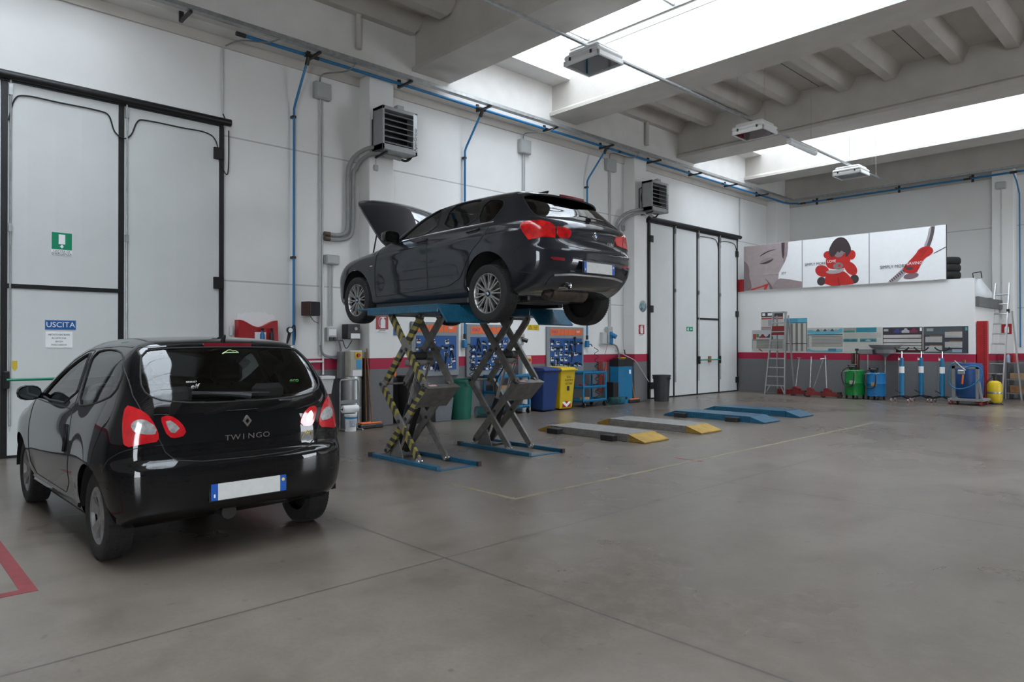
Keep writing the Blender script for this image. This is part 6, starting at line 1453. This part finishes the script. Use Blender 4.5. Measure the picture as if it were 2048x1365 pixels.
for v0, v1 in ((.57,.70),(.40,.54),(.28,.37),(.18,.26),(.10,.155)): A.rect('white_row', .02,.97,v0,v1,(.46,.45,.42))
A = chart(-5.61, -4.62, 1.21, 1.88, 'dark blue-grey chart with four white panels at the right end of the partition'); A.rect('ground', 0,1,0,1,(.05,.05,.065)); A.rect('header', .0,.86,.70,.97,(.07,.09,.10)); A.rect('emblem', .08,.23,.83,.93,(.35,.34,.34)); A.rect('emblem', .93,.98,.84,.96,(.10,.40,.42)); A.rect('foot', 0,.86,.02,.12,(.10,.15,.16)); A.rect('foot_photo', .65,.86,.04,.15,(.30,.36,.42))
for u0, v0 in ((.05,.41),(.05,.06),(.49,.58),(.49,.21)): A.rect('orange_rule', u0+.1,u0+.38,v0+.215,v0+.245,(.28,.13,.07)); A.rect('white_panel', u0,u0+.38,v0,v0+.21,(.46,.45,.42)); lines(A,u0,u0+.38,v0+.02,v0+.2,4,(.20,.19,.18),.12)
# stepladder
root = thing('stepladder', 'aluminium stepladder with a red tray leaning at the partition', 'stepladder', (-9.20, 19.20, 0))
z1 = 2.36
for s in (-1,1): MB().bar((s*.29,-.10,0),(s*.18,.20,z1),.035,.065,(0,1,0)).build('front_rail', M_alu, root); MB().bar((s*.25+.06,.48,0),(s*.17+.06,.26,z1-.1),.03,.05,(0,1,0)).build('back_leg', M_alu, root)
for i in range(8): t = (i+1)/9.2; z = z1*t; MB().bx((0,-.10+.30*t+.02,z),(.56-.20*t,.11,.035)).build('tread', M_alu, root)
MB().bx((0,.18,z1-.01),(.40,.16,.04)).build('top_cap', M_alu, root); MB().prism([(-.20,.09,1.70),(.20,.09,1.70),(.19,.13,1.96),(-.19,.13,1.96)], (0,0,0), (0,.02,0)).build('red_tray', M_dred, root)
for s in (-1,1): MB().bar((s*.28,-.09,.03),(s*.16,-.06,.26),.02,.03).build('brace', M_alu, root)
tag(MB().box(-9.34,-8.98,19.52,19.74,0,.14,.01).build('red_case', M_dred), 'low red case on the floor behind the stepladder', 'case')
# trolley jacks
def jack(x, y, rz, hl, lab, tee):
    root = thing('trolley_jack', lab, 'jack', (x, y, 0), rz, 'red trolley jacks along the partition')
    for s in (-1,1): MB().prism([(-.22,s*.09,.04),(.24,s*.09,.04),(.24,s*.09,.10),(.0,s*.09,.15),(-.22,s*.09,.13)], (0,-.008,0),(0,.008,0)).build('side_plate', M_dred, root); MB().cyl((.21,s*.10,.05),(.21,s*.135,.05),.05,14).build('wheel', M_dark, root, smooth=True); MB().cyl((-.19,s*.06,.035),(-.19,s*.08,.035),.035,12).build('caster', M_dark, root, smooth=True)
    MB().prism([(-.20,0,.10),(-.02,0,.12),(.0,0,.20),(-.10,0,.26),(-.18,0,.24)], (0,-.075,0),(0,.075,0)).bx((.10,0,.08),(.22,.16,.05)).build('pump_body', M_dred, root); MB().cyl((.20,0,.10),(.20,0,.16),.055,16).build('saddle', M_dark, root, smooth=True)
    MB().tube([(-.12,0,.22),(-.12+tee[0],tee[1],hl)],.013,8).cyl((-.12+tee[0],tee[1]-.10,hl),(-.12+tee[0],tee[1]+.10,hl),.012,8).build('handle', M_steel, root, smooth=True); return root
jack(-8.50, 19.15, 0, 1.05, 'red trolley jack beside the stepladder', (-.03,.30)); jack(-8.05, 19.05, .3, 1.08, 'middle red trolley jack', (.0,.35)); jack(-7.60, 19.05, .2, 1.12, 'red trolley jack next to the green drum', (-.10,.35))
tag(MB().tube([(-8.32,19.45,.0),(-8.05,19.62,1.02)],.011,6).cyl((-8.12,19.60,1.02),(-7.98,19.66,1.04),.015,6).build('lever_bar', M_steel, smooth=True), 'thin steel lever bar leaning between the first two red jacks', 'bar')
# waste oil drums
def oil_drum(x, y, r, h, mat, lab):
    root = thing('oil_drainer', lab, 'oil drainer', (x, y, 0)); MB().lathe([(0,.10),(r,.10),(r,.40),(r+.008,.42),(r,.44),(r,h-.02),(r-.03,h),(0,h)], n=30).build('drum', mat, root, smooth=True)
    for a in (.5,2.1,3.7,5.3): c_, s_ = r*.85*math.cos(a), r*.85*math.sin(a); MB().cyl((c_-.012,s_,.05),(c_+.012,s_,.05),.05,12).bx((c_,s_,.105),(.05,.05,.03)).build('caster', M_dark, root, smooth=True)
    MB().tube([(-r-.02,-.12,h*.92),(-r-.02,-r*.9,h*.95),(r*.7,-r*.9,h*.98)],.012,6).build('push_handle', M_steel, root, smooth=True); MB().bx((-.03,-.06,h+.06),(.18,.14,.12),.03).cyl((-.14,-.08,h+.12),(.08,-.08,h+.12),.03,10).build('pump', M_dark, root, smooth=True)
    MB().tube(smooth_path([(-.08,-.08,h+.1),(-.22,-r-.04,h-.05),(-.16,-r-.06,h*.5),(.03,-r-.05,h*.46),(.08,-r-.04,h*.8),(.0,-.1,h+.05)]),.014,6).build('hose', M_rubber, root, smooth=True); MB().bx((.02,-r-.002,h*.58),(.13,.012,.09)).build('label', M_card if mat is not M_gdrum else M_beige, root); return root
M_gdrum = pm('drum_green', (.0,.20,.03), .4, nz=.12, nscale=6); M_bdrum = pm('drum_blue', (.01,.17,.42), .4, nz=.12, nscale=6)
g = oil_drum(-7.05, 19.18, .24, .76, M_gdrum, 'green wheeled oil drainer drum by the partition'); MB().cyl((-.02,.10,.76),(-.02,.10,1.20),.10,18).build('brown_chamber', pm('brown_glass',(.07,.02,.015),.25,nz=.2), g, smooth=True); MB().cyl((.03,.05,.78),(.03,.05,1.28),.02,10).cyl((.03,.05,1.26),(.03,.05,1.32),.04,12).build('suction_tube', M_dark, g, smooth=True)
m = MB(); m.box(.08,.44,.02,.34,1.17,1.18); m.box(.08,.09,.02,.34,1.17,1.30); m.box(.43,.44,.02,.34,1.17,1.30); m.box(.08,.44,.02,.03,1.17,1.30); m.box(.08,.44,.33,.34,1.17,1.30); m.build('drip_tray', M_gray, g); MB().cyl((.26,.18,.72),(.26,.18,1.17),.014,8).build('tray_pole', M_steel, g)
b = oil_drum(-6.55, 19.25, .22, .70, M_bdrum, 'blue wheeled oil drainer drum with a wide funnel'); MB().cyl((.17,.15,.15),(.17,.15,1.05),.018,10).build('funnel_pole', M_steel, b, smooth=True); MB().lathe([(.02,1.02),(.03,1.10),(.12,1.18),(.24,1.20),(.25,1.30),(.35,1.36),(.39,1.42),(.38,1.43),(.28,1.35),(.0,1.30)], (.17,.15,0), n=36).build('funnel_bowl', M_gray, b, smooth=True)
# transmission jacks
tj = None
def tjack(x, y, lab):
    root = thing('transmission_jack', lab, 'jack', (x, y, 0), 0, 'blue transmission jacks along the partition')
    MB().cyl((0,0,.16),(0,0,.72),.055,16).cyl((0,0,.72),(0,0,1.10),.042,16).build('column', M_tblue, root, smooth=True); MB().cyl((0,0,.72),(0,0,.88),.0575,16).build('white_label', M_paper, root, smooth=True); MB().cyl((0,0,1.10),(0,0,1.26),.016,10).build('piston', M_chrome, root, smooth=True); MB().tube(arc((0,0,1.46),.19,PI*1.18,PI*1.82,10,'y'),.018,8).build('saddle', M_black, root, smooth=True)
    MB().cyl((-.075,0,.10),(-.075,0,1.12),.008,6).build('release_rod', M_steel, root, smooth=True); MB().bx((-.05,-.03,1.06),(.04,.03,.05)).build('knob', M_paper, root); MB().tube([(-.02,-.05,.22),(-.12,-.14,.30)],.010,6).build('foot_pedal', M_black, root)
    for a in (PI*.25,PI*.75,PI*1.25,PI*1.75):
        c_, s_ = .27*math.cos(a), .22*math.sin(a); MB().bar((0,0,.16),(c_,s_,.11),.04,.04).build('leg', M_black, root); MB().cyl((c_-.014,s_,.045),(c_+.014,s_,.045),.045,14).build('caster', pm('caster_pale',(.34,.24,.22),.5,nz=.3), root, smooth=True)
    return root
tjack(-5.85, 18.95, 'first blue transmission jack right of the funnel'); tjack(-5.55, 19.42, 'middle blue transmission jack'); tjack(-5.07, 19.35, 'blue transmission jack beside the blue barrel')
# barrel on trolley with fuel hose
root = thing('barrel_trolley', 'blue plastic barrel standing in a grey wheeled steel frame', 'barrel trolley', (-4.50, 19.22, 0)); MB().lathe([(0,.16),(.24,.16),(.28,.24),(.285,.55),(.28,.88),(.25,.98),(0,.98)], (0,.14,0), n=32).build('barrel', pm('barrel_blue',(.01,.06,.20),.45,nz=.15), root, smooth=True)
m = MB(); m.box(-.36,.36,-.26,.44,.10,.15)
for s in (-1,1): m.box(s*.24-.03,s*.24+.03,-.25,-.20,.15,.92)
m.box(-.27,.27,-.25,-.20,.86,.92); m.bar((.27,-.22,.55),(.33,-.22,.14),.04,.05,(0,1,0)); m.build('steel_frame', M_gray, root)
for sx_ in (-.30,.30):
    for sy in (-.2,.38): MB().cyl((sx_-.02,sy,.05),(sx_+.02,sy,.05),.05,14).build('caster', pm('caster_red',(.30,.06,.05),.5,nz=.3), root, smooth=True)
m = MB(); m.tube(smooth_path([(-.1,-.2,1.0),(-.28,-.27,.95),(-.34,-.28,.60),(-.22,-.28,.40),(.05,-.28,.42),(.30,-.28,.62),(.33,-.28,.85),(.15,-.28,.93),(-.02,-.28,.85)]),.014,8); m.build('fuel_hose', M_tblue, root, smooth=True)
m = MB(); m.tube([(-.2,-.29,1.04),(-.05,-.29,.88),(.02,-.29,.82)],.016,8); m.bx((-.07,-.29,.78),(.14,.04,.10),.01); m.build('fuel_nozzle', M_alu, root); MB().cyl((-.03,-.29,.72),(-.05,-.29,.50),.02,8).build('filter', M_orange, root); MB().cyl((-.10,.1,.98),(-.10,.1,1.06),.03,12).build('valve', pm('brass',(.30,.18,.08),.35,.8,nz=.1), root)
# red perforated post, yellow tank
root = thing('red_post', 'red perforated steel post at the right end of the partition', 'post', (-4.36, 20.0, 0)); m = MB(); m.box(-.12,.10,-.06,.06,0,2.0,.006); m.mat(1)
for i in range(38): m.cyl((.03,-.0605,.1+.05*i),(.03,-.0615,.1+.05*i),.012,6)
m.build('post', [M_red, M_dark], root)
root = thing('gas_cylinder', 'yellow pressure cylinder with black hose on the floor by the ladder', 'cylinder', (-4.10, 19.86, 0)); MB().lathe([(0,.03),(.13,.03),(.15,.08),(.15,.46),(.12,.53),(.05,.56),(0,.56)], n=26).build('tank', M_yel, root, smooth=True); MB().lathe([(.1505,.25),(.153,.26),(.153,.29),(.1505,.30)], n=26).build('band', M_steel, root, smooth=True); MB().cyl((0,0,.56),(0,0,.68),.03,10).bx((0,-.03,.70),(.10,.05,.06),.01).build('valve', M_dark, root, smooth=True); MB().tube(smooth_path([(0,-.03,.70),(-.14,-.12,.5),(-.16,-.16,.2),(.05,-.22,.02),(.20,-.15,.015)]),.013,6).build('hose', M_rubber, root, smooth=True); MB().cyl((0,0,0),(0,0,.04),.14,20).build('foot_ring', M_dark, root, smooth=True)
# aluminium extension ladder
root = thing('ladder', 'tall aluminium extension ladder leaning by the back wall column', 'ladder', (-4.37, 20.95, 0))
def LP(s, t, off=0): return (s*(.20-.05*t), 1.12*t+off, 3.05*t)
for s in (-1,1): MB().bar(LP(s,0),LP(s,1),.03,.07,(0,1,0)).build('rail', M_alu, root)
for i in range(11): t = .05+.085*i; MB().cyl(LP(-1,t),LP(1,t),.018,8).build('rung', M_alu, root)
MB().bar((.50,.60,.0),(.20,1.12,2.3),.03,.06,(0,1,0)).build('back_rail', M_alu, root)
for s in (-1,1): MB().bx((s*.17,.84,2.30),(.06,.08,.10)).build('ladder_clip', M_dark, root)
# shelf rack behind the ladder
root = thing('shelf_rack', 'grey steel shelf rack behind the aluminium ladder', 'shelf', (-3.98, 22.05, 0))
for sx_ in (-.30,.30):
    for sy in (-.14,.14): MB().box(sx_-.015,sx_+.015,sy-.015,sy+.015,0,1.0).build('upright', M_gray, root)
for z in (.16,.52,.96): MB().box(-.32,.32,-.16,.16,z-.02,z).build('shelf', M_gray, root)
tag(MB().lathe([(0,.96),(.07,.96),(.07,1.14),(.03,1.2),(0,1.2)], (-4.12,22.02,0), n=16).build('canister', M_red, smooth=True), 'red canister on the top shelf behind the ladder', 'canister'); tag(MB().lathe([(0,.96),(.05,.96),(.05,1.12),(.02,1.17),(0,1.17)], (-4.24,22.0,0), n=14).build('bottle', pm('bottle_pale_blue',(.35,.45,.55),.3,nz=.1), smooth=True), 'pale blue bottle on the top shelf behind the ladder', 'bottle'); tag(MB().box(-4.20,-3.76,21.93,22.16,.52,.68,.01).build('cardboard_box', M_card), 'cardboard box on the middle shelf of the rack', 'box'); tag(MB().box(-4.20,-3.80,21.93,22.16,.16,.36,.01).build('wooden_crate', M_wood), 'brown crate on the bottom shelf of the rack', 'crate')
s = tag(MB().box(-4.45,-4.22,22.294,22.299,1.70,1.98).build('extinguisher_sign', M_red), 'red extinguisher sign on the back column behind the ladder', 'sign'); MB().prism([(-4.38,0,1.74),(-4.28,0,1.74),(-4.28,0,1.88),(-4.31,0,1.92),(-4.35,0,1.92),(-4.38,0,1.88)], (0,22.292,0),(0,22.294,0)).build('extinguisher_pictogram', M_paper, s)
# things stored on top of the partition room
for i in range(4): t = tag(MB().lathe([(.19,-.08),(.30,-.09),(.325,-.06),(.33,0),(.325,.06),(.30,.09),(.19,.08)], (-5.45,21.2,2.69+.19*i), n=30).build('tyre', M_tyre, smooth=True), ('bottom','second','third','top')[i]+' black tyre of the stack above the partition, right of the posters', 'tyre', 'tyre stack above the partition')
for i in range(2): tag(MB().lathe([(.19,-.08),(.30,-.09),(.325,-.06),(.33,0),(.325,.06),(.30,.09),(.19,.08)], (-5.45,21.2,3.45+.19*i), n=30).build('tyre', M_tyre, smooth=True), ('fifth','uppermost')[i]+' black tyre of the stack above the partition, right of the posters', 'tyre', 'tyre stack above the partition')
m = MB(); m.box(-10.73,-10.54,PY,PY+.08,3.05,3.42); 
for i in range(4): m.cyl((-10.71+.048*i,PY-.012,3.06),(-10.71+.048*i,PY-.012,3.41),.022,8)
tag(m.build('red_rack', M_red), 'red ribbed rack on top of the partition left of the posters', 'rack')
root = thing('sand_blaster', 'grey conical machine stored on the mezzanine right of the partition', 'machine', (-4.65, 20.9, 2.60)); MB().lathe([(0,0),(.30,0),(.30,.12),(.10,.42),(.06,.5),(0,.5)], n=26).build('hopper', M_lgray, root, smooth=True); MB().tube([(-.1,-.05,.45),(-.12,-.05,.66),(.06,-.05,.68),(.08,-.05,.52)],.014,6).build('carry_handle', M_black, root, smooth=True)
tag(MB().box(-5.0,-4.68,21.6,22.2,2.60,2.86,.03).build('appliance', M_white), 'white box-shaped appliance on the mezzanine beside the back column', 'appliance')
tag(MB().bx((-8.0,20.2,3.0),(.3,.2,1.5)).bx((-8.0,20.2,2.68),(.5,.4,.16)).build('dark_display', M_dark), 'dark object peeking over the top edge of the middle poster', 'stand')
build_twingo()
build_grey_car()
